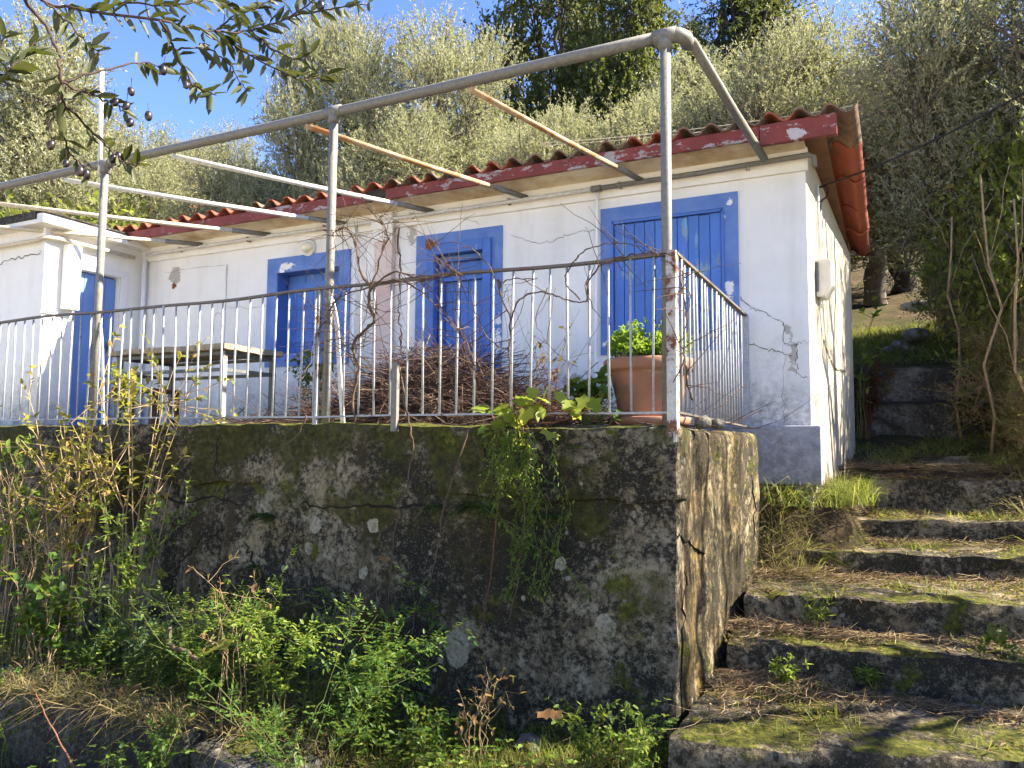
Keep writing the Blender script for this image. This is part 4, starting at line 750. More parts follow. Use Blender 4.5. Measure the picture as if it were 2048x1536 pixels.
shrub('rose_shrub', 'arching green shrub with long leafy shoots left of the wall cracks', gp(225, 3.6), 12, 1.25, .55, 20, .05, .026, 'bright_leaf', 'stem_green', (.1, -.05, 0), .2, group=G)
shrub('leafy_shrub', 'round-leaved low green shrub under the tall tan stems', gp(110, 3.35), 9, .75, .6, 14, .075, .055, 'green_leaf', 'stem_tan', (0, 0, 0), .3, group=G)
for k, (px, Y, H, lab) in enumerate(((420, 3.4, .75, 'feathery jasmine sprawling over the broken ledge, left side'), (570, 3.35, .8, 'sunlit jasmine with feathery leaflets at bottom centre-left'), (620, 2.8, 1.0, 'bright feathery jasmine nearest the camera, below the lichen spots'), (720, 3.5, .8, 'feathery jasmine against the wall foot near the hanging creeper stems'), (330, 3.4, .7, 'shaded feathery jasmine behind the large orange-brown dead leaf'))):
    shrub('jasmine', lab, gp(px, Y), 10, H, .95, 13, (.026, .03, .022, .034, .028)[k], (.013, .014, .012, .018, .014)[k], ('bright_leaf', 'bright_leaf', 'green_leaf', 'green_leaf', 'dark_leaf')[k], 'stem_green', (.12, 0, 0), .2, True, 'plant', 'jasmine plants below the wall', .003)
shrub('creeper', 'small pale-green creeper sprig at the left edge of the terrace', gp(10, 4.0), 3, 2.5, .15, 10, .06, .03, 'bright_leaf', 'stem_green', (0, 0, 0), .7, group=G)
for k, (px, Y, H, lab) in enumerate(((480, 3.2, .95, 'dead bare tan stems standing among the jasmine'), (960, 3.7, .5, 'dry bare twigs at the wall foot below the hanging stems'), (60, 3.4, 1.5, 'thin bare tan stems at the left edge in front of the wall'))):
    shrub('dry_stems', lab, gp(px, Y), 9, H, .5, 1, .04, .02, 'dead_leaf', 'stem_tan', (.1, 0, 0), .6, cat='dry stems', group='dead stems below the wall', r0=.003)
# plants on the terrace
shrub('terrace_weed', 'yellow-green weed growing under the terrace table', (-6.05, 4.6, Zs), 14, .55, .5, 9, .07, .055, 'yellow_leaf', 'stem_green', (0, 0, 0), .3, group='weeds on the terrace')
shrub('terrace_weed', 'tall leafy weed in front of the deep-set window', (-5.05, 5.9, Zs), 12, .85, .35, 14, .07, .03, 'green_leaf', 'stem_green', (0, 0, 0), .15, group='weeds on the terrace')
shrub('terrace_weed', 'thin dry sapling with a few dark leaves left of the pot', (-2.0, 4.7, Zs), 8, .6, .5, 5, .04, .022, 'red_leaf', 'stem_red', (0, 0, 0), .3, group='weeds on the terrace', r0=.003)
shrub('terrace_weed', 'low green weed with soft leaves beside the pot', (-1.72, 4.6, Zs), 9, .33, .6, 10, .075, .06, 'green_leaf', 'stem_green', (0, 0, 0), .2, group='weeds on the terrace', r0=.003)
# vine with lobed leaves spilling over the wall edge
def lobed(p, d, nn, L):                       # five-lobed leaf, fan of 11 points
    s = nrm(np.cross(d, nn)); n2 = np.cross(s, d); V = []; F = []; b = 0
    ang = np.radians([180, 140, 105, 78, 52, 28, 0, -28, -52, -78, -105, -140]); rad = np.array([.12, .50, .74, .60, .90, .68, 1., .68, .90, .60, .74, .50])
    for k in range(len(p)):
        c = p[k] + d[k] * L[k] * .35; R = rad * L[k] * .65 * (1 + rng.normal(0, .06, 12)); ring = c + R[:, None] * (np.cos(ang)[:, None] * d[k] + np.sin(ang)[:, None] * s[k]) + n2[k] * (np.abs(np.sin(ang)) * .10 * L[k] - (R / L[k]) ** 2 * .35 * L[k])[:, None]
        V.append(np.vstack([c[None], ring])); F += [(b, b + 1 + j, b + 1 + (j + 1) % 12) for j in range(12)]; b += 13
    return np.concatenate(V), np.array(F)
def lobed_plant(name, label, cat, base, centers, spread, n, L, mat, smat):
    o = empty(name, base, label, cat); b = np.array(base, float); c = centers[rng.integers(len(centers), size=n)] + rng.normal(0, 1, (n, 3)) * spread; d = nrm(rng.normal(0, .7, (n, 3)) + (0, -.5, -.25)); up = nrm(rng.normal(0, .4, (n, 3)) + (.3, -.35, 1)); LL = rng.uniform(.5, 1.1, n) * L
    me1, F1 = lobed(np.zeros((1, 3)), np.array([[0, -1., 0]]), np.array([[0, 0, 1.]]), np.array([1.]))
    for k in range(n):
        V, F = lobed(c[k:k + 1], d[k:k + 1], up[k:k + 1], LL[k:k + 1]); link('leaf', np_mesh('leaf', V - b, [F], mat, False, np.full(12, rng.random())), o)
    st = [(fold([b + rng.normal(0, .02, 3), (b + c[k]) / 2 + rng.normal(0, .05, 3), c[k]], 0, 3), .0028) for k in range(n)]
    V, F, I = tubes_np(st, 4); link('stem', np_mesh('stem', V - b, [F], smat, True), o); return o
cen = np.array([onY(px, py, 4.08) for px, py in ((985, 815), (1010, 820), (1050, 805), (1080, 830), (1040, 860), (1060, 870), (1100, 810), (1140, 815), (1010, 850), (1170, 825))]); lobed_plant('leafy_vine', 'yellow-green lobed vine leaves spilling over the wall below the railing', 'vine', (-2.0, 4.22, Zs + .01), cen, (.06, .06, .03), 34, .125, 'vine_leaf', 'stem_red')
cen = np.array([onY(px, py, 4.5) for px, py in ((1225, 790), (1205, 830), (1190, 815), (1230, 825))]); lobed_plant('leafy_vine', 'young green vine leaves at the left foot of the pot', 'vine', (-1.68, 4.5, Zs + .01), cen, (.04, .05, .03), 16, .09, 'green_leaf', 'stem_green')
# climber hanging down the wall
P_ = []; st = []
for k in range(20):
    x0 = rng.normal(1020, 26); pts = [(x0, 858), (x0 + rng.normal(0, 22), 930), (x0 + rng.normal(10, 30), 1010)]
    if rng.random() < .65: pts += [(x0 + rng.normal(20, 40), 1100)]
    if rng.random() < .4: pts += [(x0 + rng.normal(30, 50), 1190)]
    Q = fold([onY(a, b, (4.0 if b < 960 else 4.12) + rng.uniform(-.06, .02)) for a, b in pts], 0, 6, .006); st.append((Q, .0022)); P_ += [Q[i] + rng.normal(0, .012, 3) for i in range(2, len(Q)) for _ in range(5)]
P_ = np.array(P_); n = len(P_); leafy('hanging_creeper', 'fine-leaved green creeper hanging down the middle of the wall', 'creeper', (-2.0, 4.2, Zs), P_, rng.normal(0, .7, (n, 3)) + (0, -.5, -.5), rng.uniform(.018, .045, n), rng.uniform(.006, .014, n), 'bright_leaf', st)
# hanging dry creeper stems
for k, (pts, lab) in enumerate((([(800, 735), (812, 820), (826, 880), (815, 960), (800, 1010), (785, 1090), (778, 1180), (772, 1300)], 'bare stem hanging down the wall below the short post stub'), ([(935, 860), (905, 960), (882, 1040), (868, 1140), (830, 1230), (815, 1330)], 'bare stem hanging down the wall left of the large lichen patch'), ([(612, 830), (595, 870), (555, 905), (550, 960), (566, 998)], 'short curved bare stem over the wall edge near the table'), ([(998, 960), (990, 1060), (975, 1180), (950, 1330)], 'reddish bare stem right of the large lichen patch'), ([(310, 870), (305, 980), (298, 1080), (312, 1160), (325, 1230)], 'pale bare stem on the wall behind the yellowing shrub'), ([(1060, 860), (1050, 1000), (1040, 1130), (1018, 1240)], 'thin bare stem under the fine-leaved creeper'))):
    H = [onY(a, b, 4.09) for a, b in pts]; Q = fold(H, 0, 5, .005); mb = MB(); mb.tube(Q, np.linspace(.0055, .0028, len(Q)), 6); tag(mb.build('bare_creeper', 'stem_red' if k == 3 else 'vine_bark', None, True, Q[-1]), lab, 'creeper', 'bare creeper stems on the wall')
mb = MB(); Q = fold([onY(a, b, 2.8) for a, b in ((72, 1385), (90, 1430), (118, 1480), (150, 1540))], 0, 5, .003); mb.tube(Q, np.linspace(.003, .006, len(Q)), 6); tag(mb.build('red_cane', 'stem_red', None, True, Q[-1]), 'slanting red cane in front of the broken ledge', 'cane')
for k, (px, Y, H, lab) in enumerate(((40, 2.9, .6, 'dim leafy weed in front of the ledge at the bottom left corner'), (200, 3.45, .45, 'dark green weed on top of the broken ledge'), (330, 2.85, .4, 'small green weed at the right end of the broken ledge'), (860, 3.5, .35, 'low weed at the wall foot below the large lichen patch'), (1180, 3.7, .38, 'weed with small round leaves at the wall foot near the corner'), (1260, 3.65, .3, 'small weed beside the landing corner'))):
    shrub('weed', lab, gp(px, Y), 12, H, .7, 12, .032, .02, 'green_leaf' if k < 4 else 'bright_leaf', 'stem_green', (0, 0, 0), .15, cat='weed', group='weeds below the wall', r0=.0025)
x = np.concatenate([rng.uniform(-5.8, -2.6, 2000), rng.uniform(-4.9, -3.4, 900)]); y = np.concatenate([rng.uniform(3.0, 3.9, 2000), rng.normal(3.03, .04, 900)]); grassy0 = (x, y)
for k, (px, py, lab) in enumerate(((1740, 1440, 'tuft of green grass at the foot of the second step'), (1565, 1370, 'small leafy weed on the landing near the wall'), (1630, 1140, 'spindly weed growing from the third step'), (1990, 1370, 'grass-like weed at the right end of the second step'))):
    Yw = (4.95, 4.75, 5.35, 5.2)[k]; b = onY(px, py, Yw); shrub('step_weed', lab, (b[0], Yw, float(step_z(np.array([b[0]]), np.array([Yw]))[0])), 9, (.16, .2, .26, .18)[k], .7, 7, .04 if k % 2 else .07, .02 if k % 2 else .008, 'bright_leaf', 'stem_green', (0, 0, 0), .1, cat='weed', group='weeds on the steps', r0=.002, side=.2)
# ferns
def fern(label, px, py, nf, L):
    b = hit_wall(px, py)[1]; P_ = []; D_ = []; LL = []; st = []
    for k in range(nf):
        a = rng.uniform(-1.5, 1.5); out = nrm(np.array([math.sin(a), -.55 - .4 * rng.random(), .45 * rng.random()])); l = L * rng.uniform(.6, 1.1); T = np.linspace(0, 1, 12)
        Q = b + out * l * T[:, None] + np.array([0, 0, -1]) * l * .65 * (T ** 2)[:, None]; st.append((Q, .0018)); sd = nrm(np.cross(out, (0, 0, 1)))
        for i in range(1, 12):
            for sg in (-1, 1): P_.append(Q[i]); D_.append(sd * sg + out * .35 + rng.normal(0, .1, 3)); LL.append(l * .26 * math.sin(PI * (.12 + .85 * T[i])) + .006)
    LL = np.array(LL); leafy('fern', label, 'fern', b, np.array(P_), np.array(D_), LL, LL * .32, 'dark_leaf', st, group='ferns on the wall', droop=.1)
fern('dark fern in the wall joint left of centre', 535, 1030, 16, .17); fern('dark fern in the wall joint beside the hanging creeper', 955, 1010, 18, .19); fern('small dark fern on the wall joint right of the hanging creeper', 1105, 1030, 8, .12); fern('little dark fern low on the wall crack', 512, 1130, 7, .09); fern('small dark fern on the joint just left of the creeper stems', 870, 1010, 8, .11)
# reddish bush and sprig behind the cottage
shrub('red_bush', 'dark red-leaved bush behind the corner of the cottage', (-.28, 10.1, 1.6), 26, .95, .42, 16, .06, .022, 'red_leaf', 'stem_red', (.1, 0, 0), .2, group='bushes by the upper wall')
shrub('sprig', 'bright green sprig peeping out behind the end wall', (-.3, 9.75, 1.6), 5, 1.55, .14, 6, .10, .05, 'bright_leaf', 'stem_green', (.06, 0, 0), .7, group='bushes by the upper wall', side=.2)
# ================================================================== grass, clover, litter, fallen leaves
def scatter(n, fx, fy, ok=None):
    x = fx(n); y = fy(n); k = np.ones(n, bool) if ok is None else ok(x, y); return x[k], y[k]
def grassy(name, label, x, y, z, L, mat='grass', W=.0022, bend=.7, up=1.2, cat='grass'):
    p = np.stack([x, y, z], 1); n = len(x); d = nrm(rng.normal(0, .42, (n, 3)) + (0, 0, up)); V, F4, F3 = blades(p, d, L * rng.uniform(.45, 1.15, n), W * rng.uniform(.6, 1.4, n), rng.uniform(.1, 1, n) * bend); r_ = rng.random(n)
    tag(link(name, np_mesh(name, V, [F4, F3], mat, False, np.concatenate([r_, r_]))), label, cat, None, 'stuff')
x, y = scatter(26000, lambda n: rng.uniform(-7.5, -.9, n), lambda n: 4.2 - np.abs(rng.normal(0, 1.1, n)), lambda x, y: (fbm(np.stack([x * 1.6, y * 1.6, x * 0], 1), 3) > -.25) & (y > 1.2)); grassy('grass', 'rough green and straw-coloured grass at the foot of the wall', x, y, gz(x, y) - .01, .16)
x, y = grassy0; grassy('ledge_straw', 'dry straw and grass drooping over the broken ledge', x, y, np.maximum(gz(x, y), np.where(y < 3.3, -.0, -1)), .24, 'straw_blade', .002, 1.3, .5)
x = np.concatenate([rng.uniform(-.95, -.55, 900), rng.uniform(1.0, 2.2, 5200)]); y = np.concatenate([rng.uniform(6.0, 6.6, 900), rng.uniform(6.5, 11, 5200)]); grassy('bank_straw', 'long dry grass on the banks beside the steps', x, y, step_z(x, y) - .01, .38, 'straw_blade', .0022, 1.2, .7)
xs1 = rng.normal(-.38, .1, 900); ys1 = 6.55 + np.abs(rng.normal(0, .45, 900)); xs2 = rng.normal(-.72, .2, 260); ys2 = rng.uniform(6.2, 6.42, 260); x = np.concatenate([xs1, xs2]); y = np.concatenate([ys1, ys2]); k = (x > np.where(y > 6.4, XR + .12 + (y - 6.5) * .066, -1.2)); x, y = x[k], y[k]; grassy('grass_tuft', 'tuft of long bright grass at the foot of the dappled end wall', x, y, np.maximum(gz(x, y), 1.05), .34, W=.0028, bend=.9)
x = rng.uniform(-.5, 2, 5200); y = rng.uniform(8.6, 10.2, 5200); k = fbm(np.stack([x * 2, y * 2, x * 0], 1), 3) > .1; grassy('upper_grass', 'thin grass on the ground below the upper wall', x[k], y[k], step_z(x[k], y[k]), .15)
x = rng.uniform(-1.5, 2.5, 9000); y = rng.uniform(10.8, 14, 9000); grassy('hill_grass', 'dim grass on the shaded slope above the upper wall', x, y, gz(x, y), .2, W=.004)
# clover-like ground cover
n = 5200; x = rng.uniform(-6.8, -1.05, n); y = 4.15 - np.abs(rng.normal(0, .75, n)); k = (fbm(np.stack([x * 2.2, y * 2.2, x * 0 + 5], 1), 3) > -.05) & (y > 1.6); x, y = x[k], y[k]; h = rng.uniform(.05, .24, len(x)); z = gz(x, y); P_ = []; D_ = []; st = []
for k in range(len(x)):
    c = np.array([x[k], y[k], z[k] + h[k]]) + rng.normal(0, .02, 3)
    if k % 2 == 0: st.append((np.array([[x[k], y[k], z[k]], c]), .0012))
    a = rng.uniform(0, 6)
    for j in range(3): P_.append(c); D_.append((math.cos(a + j * 2.09), math.sin(a + j * 2.09), .15))
P_ = np.array(P_); n = len(P_); up = nrm(rng.normal(0, .3, (n, 3)) + (0, 0, 1)); V, F = leaf6(P_, nrm(np.array(D_)), up, rng.uniform(.016, .032, n), rng.uniform(.013, .024, n), .1); Vs, Fs, I = tubes_np(st, 3)
gc = link('clover', np_mesh('clover', V, [F], 'bright_leaf', False, np.repeat(rng.random(n), 2))); tag(gc, 'clover-like ground cover along the wall foot', 'clover', None, 'stuff'); tag(link('clover_stem', np_mesh('clover_stem', Vs, [Fs], 'stem_green', True), gc), kind='stuff')
# dry straw and needles on the steps: heaped at the back of each tread and along the wall
paths = []; rn = []
for k in range(9000):
    s = rng.integers(0, 6); x = rng.uniform(-.95, 1.6) if rng.random() < .4 else -.95 + abs(rng.normal(0, .45)); y0 = step_edge(s, x); y1 = step_edge(s + 1, x) if s < 6 else 10; y = y1 - abs(rng.normal(0, .2 * (y1 - y0))) - .01 if rng.random() < .88 else rng.uniform(y0, y1)
    if s == 0: y = min(y, 4.85)
    z = float(step_z(np.array([x]), np.array([y]))[0]) + rng.uniform(.003, .05) * (1.5 if x < -.4 else .7); L = rng.uniform(.06, .26); a = rng.uniform(0, PI); el = rng.normal(.05, .22); d = np.array([math.cos(a) * math.cos(el), math.sin(a) * math.cos(el), math.sin(el)]); b_ = rng.normal(0, .25, 3) * (1, 1, .5)
    c = np.array([x, y, z]); P = np.array([c + d * L * (t - .5) + b_ * L * (t - .5) ** 2 * 2 for t in (0, .33, .67, 1)]); P[:, 2] = np.maximum(P[:, 2], z - .01); paths.append((P, np.array([.0012, .0015, .0012, .0007]) * rng.uniform(.6, 1.4))); rn.append(rng.random())
V, F, I = tubes_np(paths, 3); tag(link('dry_straw', np_mesh('dry_straw', V, [F], 'dry_straw', True, np.array(rn)[I])), 'dry straw and needles heaped on the steps', 'straw', None, 'stuff')
n = 9500; x = rng.uniform(-1, 2.0, n); y = rng.uniform(3.7, 10.2, n); z = step_z(x, y) + rng.uniform(.004, .025, n); k = (fbm(np.stack([x * 2, y * 3, x * 0], 1), 3) > -.1) | (x > .6); p = np.stack([x, y, z], 1)[k]; n = len(p); V, F = leaf6(p, nrm(rng.normal(0, 1, (n, 3)) * (1, 1, .25)), nrm(rng.normal(0, .35, (n, 3)) + (0, 0, 1)), rng.uniform(.015, .05, n), rng.uniform(.008, .02, n), .25)
tag(link('leaf_litter', np_mesh('leaf_litter', V, [F], 'dead_leaf', False, np.repeat(rng.random(n) ** 1.6, 2))), 'small brown leaf litter scattered over the steps', 'leaves', None, 'stuff')
x, y = scatter(2600, lambda n: rng.uniform(-7, -.9, n), lambda n: 4.1 - np.abs(rng.normal(0, 1.0, n))); p = np.stack([x, y, gz(x, y) + rng.uniform(0, .03, len(x))], 1); n = len(p); V, F = leaf6(p, nrm(rng.normal(0, 1, (n, 3)) * (1, 1, .3)), nrm(rng.normal(0, .35, (n, 3)) + (0, 0, 1)), rng.uniform(.02, .06, n), rng.uniform(.01, .028, n), .25)
tag(link('ground_litter', np_mesh('ground_litter', V, [F], 'dead_leaf', False, np.repeat(rng.random(n) ** 1.6, 2))), 'brown leaf litter on the earth below the wall', 'leaves', None, 'stuff')
x = rng.uniform(-1, 2, 420); y = rng.uniform(3.9, 8, 420); k = fbm(np.stack([x * 2.5, y * 2.5, x * 0 + 9], 1), 2) > .15; x = np.repeat(x[k], 6) + rng.normal(0, .03, 6 * k.sum()); y = np.repeat(y[k], 6) + rng.normal(0, .03, 6 * k.sum()); grassy('step_grass', 'little green grass tufts sprouting from the step joints', x, y, step_z(x, y), .13, W=.0025)
def big_leaf(label, px, py, Y, L, mat, tilt):
    b = onY(px, py, Y); V, F = lobed(np.zeros((1, 3)), nrm(np.array([tilt])), nrm(np.array([[.2, -.3, .9]])), np.array([L])); o = link('fallen_leaf', np_mesh('fallen_leaf', V + .09 * L * vec_noise(V * 9 / L + px, 2), [F], mat, False, np.full(12, .2 + .3 * random.random())), None, b); tag(o, label, 'leaf', 'fallen lobed leaves')
big_leaf('large orange-brown dead leaf caught in the jasmine at lower left', 262, 1362, 3.2, .13, 'dead_leaf', (.2, -.3, -.9)); big_leaf('large green-brown curled leaf beside a bare twig at lower left', 415, 1300, 3.1, .20, 'yellow_leaf', (.9, -.3, .3)); big_leaf('brown dead leaf at the wall foot right of the lichen patch', 1082, 1418, 3.9, .10, 'dead_leaf', (.6, -.6, -.1)); big_leaf('tan dead leaf on the weeds below the large lichen patch', 988, 1400, 3.9, .08, 'dead_leaf', (-.6, -.6, -.1)); big_leaf('small tan dead leaf hanging on a bare creeper stem', 768, 1108, 4.07, .055, 'dead_leaf', (.1, -.3, -.9))
big_leaf('dark brown dead leaf beside the tan one at the wall foot', 1112, 1415, 3.58, .07, 'dead_leaf', (.1, -.3, -.8))
mb = MB(); mb.tube(fold([onY(a, b, 3.1) for a, b in ((340, 1255), (338, 1285), (352, 1298), (370, 1300), (385, 1315), (398, 1320))], 0, 5, .003), .011, 7); tag(mb.build('dead_branch', 'vine_bark', None, True, onY(340, 1255, 3.1)), 'short twisted dead branch among the jasmine', 'branch')
def stone(name, label, c, r, mat='rock', group=None, sq=.7, seed=0):
    n = 14; V = []; F = []
    for a in range(9):
        th = PI * a / 8
        for b in range(n): V.append((math.sin(th) * math.cos(2 * PI * b / n), math.sin(th) * math.sin(2 * PI * b / n), math.cos(th)))
    V = np.array(V); V *= (1 + .24 * fbm(V * 1.7 + seed * 7.7, 4))[:, None]; V *= np.array(r)
    F = [(a * n + b, a * n + (b + 1) % n, (a + 1) * n + (b + 1) % n, (a + 1) * n + b)[::-1] for a in range(8) for b in range(n)]
    tag(link(name, np_mesh(name, V, [np.array(F)], mat, True), None, c), label, 'stone', group)
c = gh(1058, 1500) + (0, 0, .025); stone('stone', 'smooth rounded fieldstone in the grass at bottom centre', c, (.085, .07, .055), 'rock', None, seed=1)
stone('stone', 'small pale stone on the wall top behind the corner post', (-1.0, 4.62, Zs + .02), (.05, .05, .04), 'rock', 'small stones on the wall end', seed=2); stone('stone', 'small tan stone on the wall top beside the side balusters', (-.98, 4.95, Zs + .02), (.045, .05, .035), 'rock', 'small stones on the wall end', seed=3)
for k, (px, py, r_, lab) in enumerate(((1800, 690, .11, 'grey rock on the slope above the upper wall, leftmost'), (1832, 672, .16, 'larger grey rock on the slope above the upper wall'), (1815, 698, .10, 'flat grey rock in front of the larger rock'), (1775, 700, .08, 'small grey rock nearest the red bush'))):
    c = onY(px, py, 11.6); stone('rock', lab, (c[0], 11.6, c[2]), (r_, r_ * .8, r_ * .6), 'rock', 'rocks above the upper wall', seed=10 + k)
c = onY(1835, 612, 13.5); stone('sack', 'crumpled pale grey sheet lying on the dark slope', (c[0], 13.5, c[2]), (.26, .2, .08), 'meter_plastic', None, seed=33)
# ================================================================== trees
def branch_path(a, b, sag, m=6, amp=.04):
    S = np.linspace(0, 1, m)[:, None]; mid = (a + b) / 2 + np.array([0, 0, sag]); P = (1 - S) ** 2 * a + 2 * S * (1 - S) * mid + S ** 2 * b; L = np.linalg.norm(b - a); P[1:-1] += rng.normal(0, amp * L * .5, (m - 2, 3)); return P
def tree_meshes(key, lobes, trunk_top, trunk_r, ntw, npl, twl, L, W, up, lmat, bmat, nsub=10, trunks=1, out=.6, shell=.55, sub=1.0):
    lobes = [(np.array(c, float), np.array(r, float)) for c, r in lobes]; paths = []; tt = np.array(trunk_top, float)
    for t in range(trunks):
        off = rng.normal(0, .12 * (trunks > 1), 3) * (1, 1, 0); P = branch_path(off, tt + off * 2, 0, 7, .05); paths.append((P, np.linspace(trunk_r * 1.25, trunk_r * (.12 if key == 'fir' else .75), 7)))
    P_ = []; D_ = []; N_ = []
    vol = np.array([np.prod(r) ** (2 / 3) for c, r in lobes]); vol /= vol.sum()
    for (c, r), v in zip(lobes, vol):
        P = branch_path(tt + rng.normal(0, .04, 3), c - np.array([0, 0, r[2] * .3]), .1, 7, .07); paths.append((P, np.linspace(trunk_r * .55, trunk_r * .18, 7)))
        k = int(ntw * v); d = nrm(rng.normal(0, 1, (k, 3))); rad = (shell + (1 - shell) * rng.random(k)) ** .8; rad *= 1 + .22 * vn(d * 2.1 + c); s = c + d * r * rad[:, None]
        for j in rng.choice(k, min(k, nsub), False): paths.append((branch_path(P[-1] if rng.random() < .6 else P[4], s[j], .05, 5, .06), np.linspace(trunk_r * .16, trunk_r * .05, 5)))
        dd = nrm(d * out + rng.normal(0, .38, (k, 3)) + (0, 0, up)); tl = twl * rng.uniform(.6, 1.3, k); T = rng.random((k, npl)); bend = rng.normal(0, .18, (k, 3)) - (0, 0, .12)
        pp = s[:, None] + dd[:, None] * (tl[:, None] * T)[..., None] + bend[:, None] * (tl[:, None] * T ** 2)[..., None]; ld = nrm(dd[:, None] * .75 + rng.normal(0, .55, (k, npl, 3))); P_.append(pp.reshape(-1, 3)); D_.append(ld.reshape(-1, 3))
        for j in rng.choice(k, min(k, int(nsub * 3)), False): paths.append((np.array([s[j] - dd[j] * tl[j] * .5, s[j], s[j] + dd[j] * tl[j] + bend[j] * tl[j]]), np.array([.012, .008, .003]) * sub))
    P_ = np.concatenate(P_); D_ = np.concatenate(D_); n = len(P_); V, F = rhombs(P_, D_, nrm(rng.normal(0, .9, (n, 3)) + (0, 0, .8)), L * rng.uniform(.65, 1.2, n), W * rng.uniform(.7, 1.2, n)); rn = np.clip(.5 + .35 * rng.normal(0, 1, n) * .7 + .25 * vn(P_ * 1.3), 0, 1)
    cm = np_mesh('crown', V, [F], lmat, False, rn); V, F, I = tubes_np(paths, 6); tm_ = np_mesh('trunk', V, [F], bmat, True); H = float(np.percentile(P_[:, 2], 99.7)); return dict(crown=cm, trunk=tm_, H=H)
TV = {}
def lob(n, R, z0, z1, rr, seed, topn=.6):
    g = np.random.default_rng(seed); o = []
    for k in range(n):
        t = (k + .5) / n; a = k * 2.4 + g.uniform(-.4, .4); rad = R * math.sin(PI * (.18 + .72 * t)) * g.uniform(.5, 1); r = rr * g.uniform(.75, 1.2) * (1 - .3 * t); o.append(((rad * math.cos(a), rad * math.sin(a), z0 + (z1 - z0) * t + g.uniform(-.2, .2)), (r, r, r * g.uniform(.85, 1.35))))
    return o
for k, sd in enumerate((3, 8, 14)): TV['olive%d' % k] = tree_meshes('olive', lob(13, 1.5, 1.8, 5.2, .85, sd), (.1, 0, 1.3), .17, 5200, 24, .5, .068, .021, .9, 'olive_leaf', 'bark', trunks=2, shell=.3)
TV['olive_sparse'] = tree_meshes('olive', lob(12, 1.7, 1.6, 5.2, .9, 57), (.1, 0, 1.3), .15, 720, 20, .55, .074, .021, 1.0, 'olive_leaf', 'bark', trunks=1, shell=.2)
TV['olive_thin'] = tree_meshes('olive', lob(11, 1.7, 1.6, 5.2, .9, 61), (.1, 0, 1.3), .12, 420, 20, .55, .074, .021, 1.0, 'olive_leaf', 'bark', trunks=1, shell=.2, nsub=3, sub=.7)
TV['olive_dark'] = tree_meshes('olive', lob(15, 1.7, 1.5, 5.0, .95, 21), (.1, 0, 1.2), .16, 2800, 20, .5, .075, .021, .7, 'olive_leaf_shaded', 'bark', trunks=2)
TV['oak0'] = tree_meshes('oak', lob(17, 1.9, 2.2, 7.2, .95, 5), (.1, .1, 2.4), .20, 3300, 20, .5, .10, .062, .3, 'oak_leaf', 'bark_dark', nsub=12, shell=.35)
TV['oak1'] = tree_meshes('oak', lob(16, 1.7, 2.0, 7.4, .9, 9), (-.1, .1, 2.2), .18, 3300, 20, .5, .10, .062, .3, 'oak_leaf', 'bark_dark', nsub=12, shell=.35)
fl = []
for k in range(15):
    z = 1.6 + k * .5; R = (9.3 - z) * .20; 
    for j in range(4): a = k * 1.1 + j * PI / 2 + .3 * math.sin(k); fl.append(((R * math.cos(a), R * math.sin(a), z), (R * .62 + .2, R * .62 + .2, .36)))
TV['fir'] = tree_meshes('fir', fl, (0, 0, 8.6), .085, 3400, 22, .5, .09, .034, -.05, 'fir_leaf', 'bark_dark', nsub=4, out=1.0)
TV['bush'] = tree_meshes('bush', lob(8, .7, .5, 1.5, .5, 31), (0, 0, .3), .05, 900, 16, .3, .065, .032, .6, 'bush_leaf', 'bark', nsub=6, trunks=3)
TV['scrub'] = tree_meshes('scrub', lob(12, .8, .5, 2.7, .55, 41), (0, 0, .4), .035, 1100, 14, .42, .06, .03, .6, 'scrub_leaf', 'stem_tan', nsub=26, trunks=7, shell=.2, sub=.6)
TV['greens'] = tree_meshes('greens', lob(9, .75, .6, 2.3, .55, 47), (0, 0, .5), .04, 800, 14, .4, .085, .045, .5, 'thicket_leaf', 'bark', nsub=10, trunks=4, shell=.2, sub=.6)
def put_tree(name, key, label, cat, px, Y, ptop=None, H=None, group=None, sx=1.0, rot=None, X_=None, zoff=0):
    tv = TV[key]; t = onY(px, ptop if ptop is not None else 500, Y); x = t[0] if X_ is None else X_; z0 = float(gz(np.array([x]), np.array([Y]), False)[0]) - .05 + zoff
    H = (t[2] - z0) if H is None else H; s = H / tv['H']; o = empty(name, (x, Y, z0), label, cat, group); o.scale = (s * sx, s * sx, s); o.rotation_euler = (0, 0, rng.uniform(0, 6.28) if rot is None else rot)
    link('trunk', tv['trunk'], o); tag(link('crown', tv['crown'], o), kind='stuff'); return o
GO = 'olive trees on the slope behind the cottage'
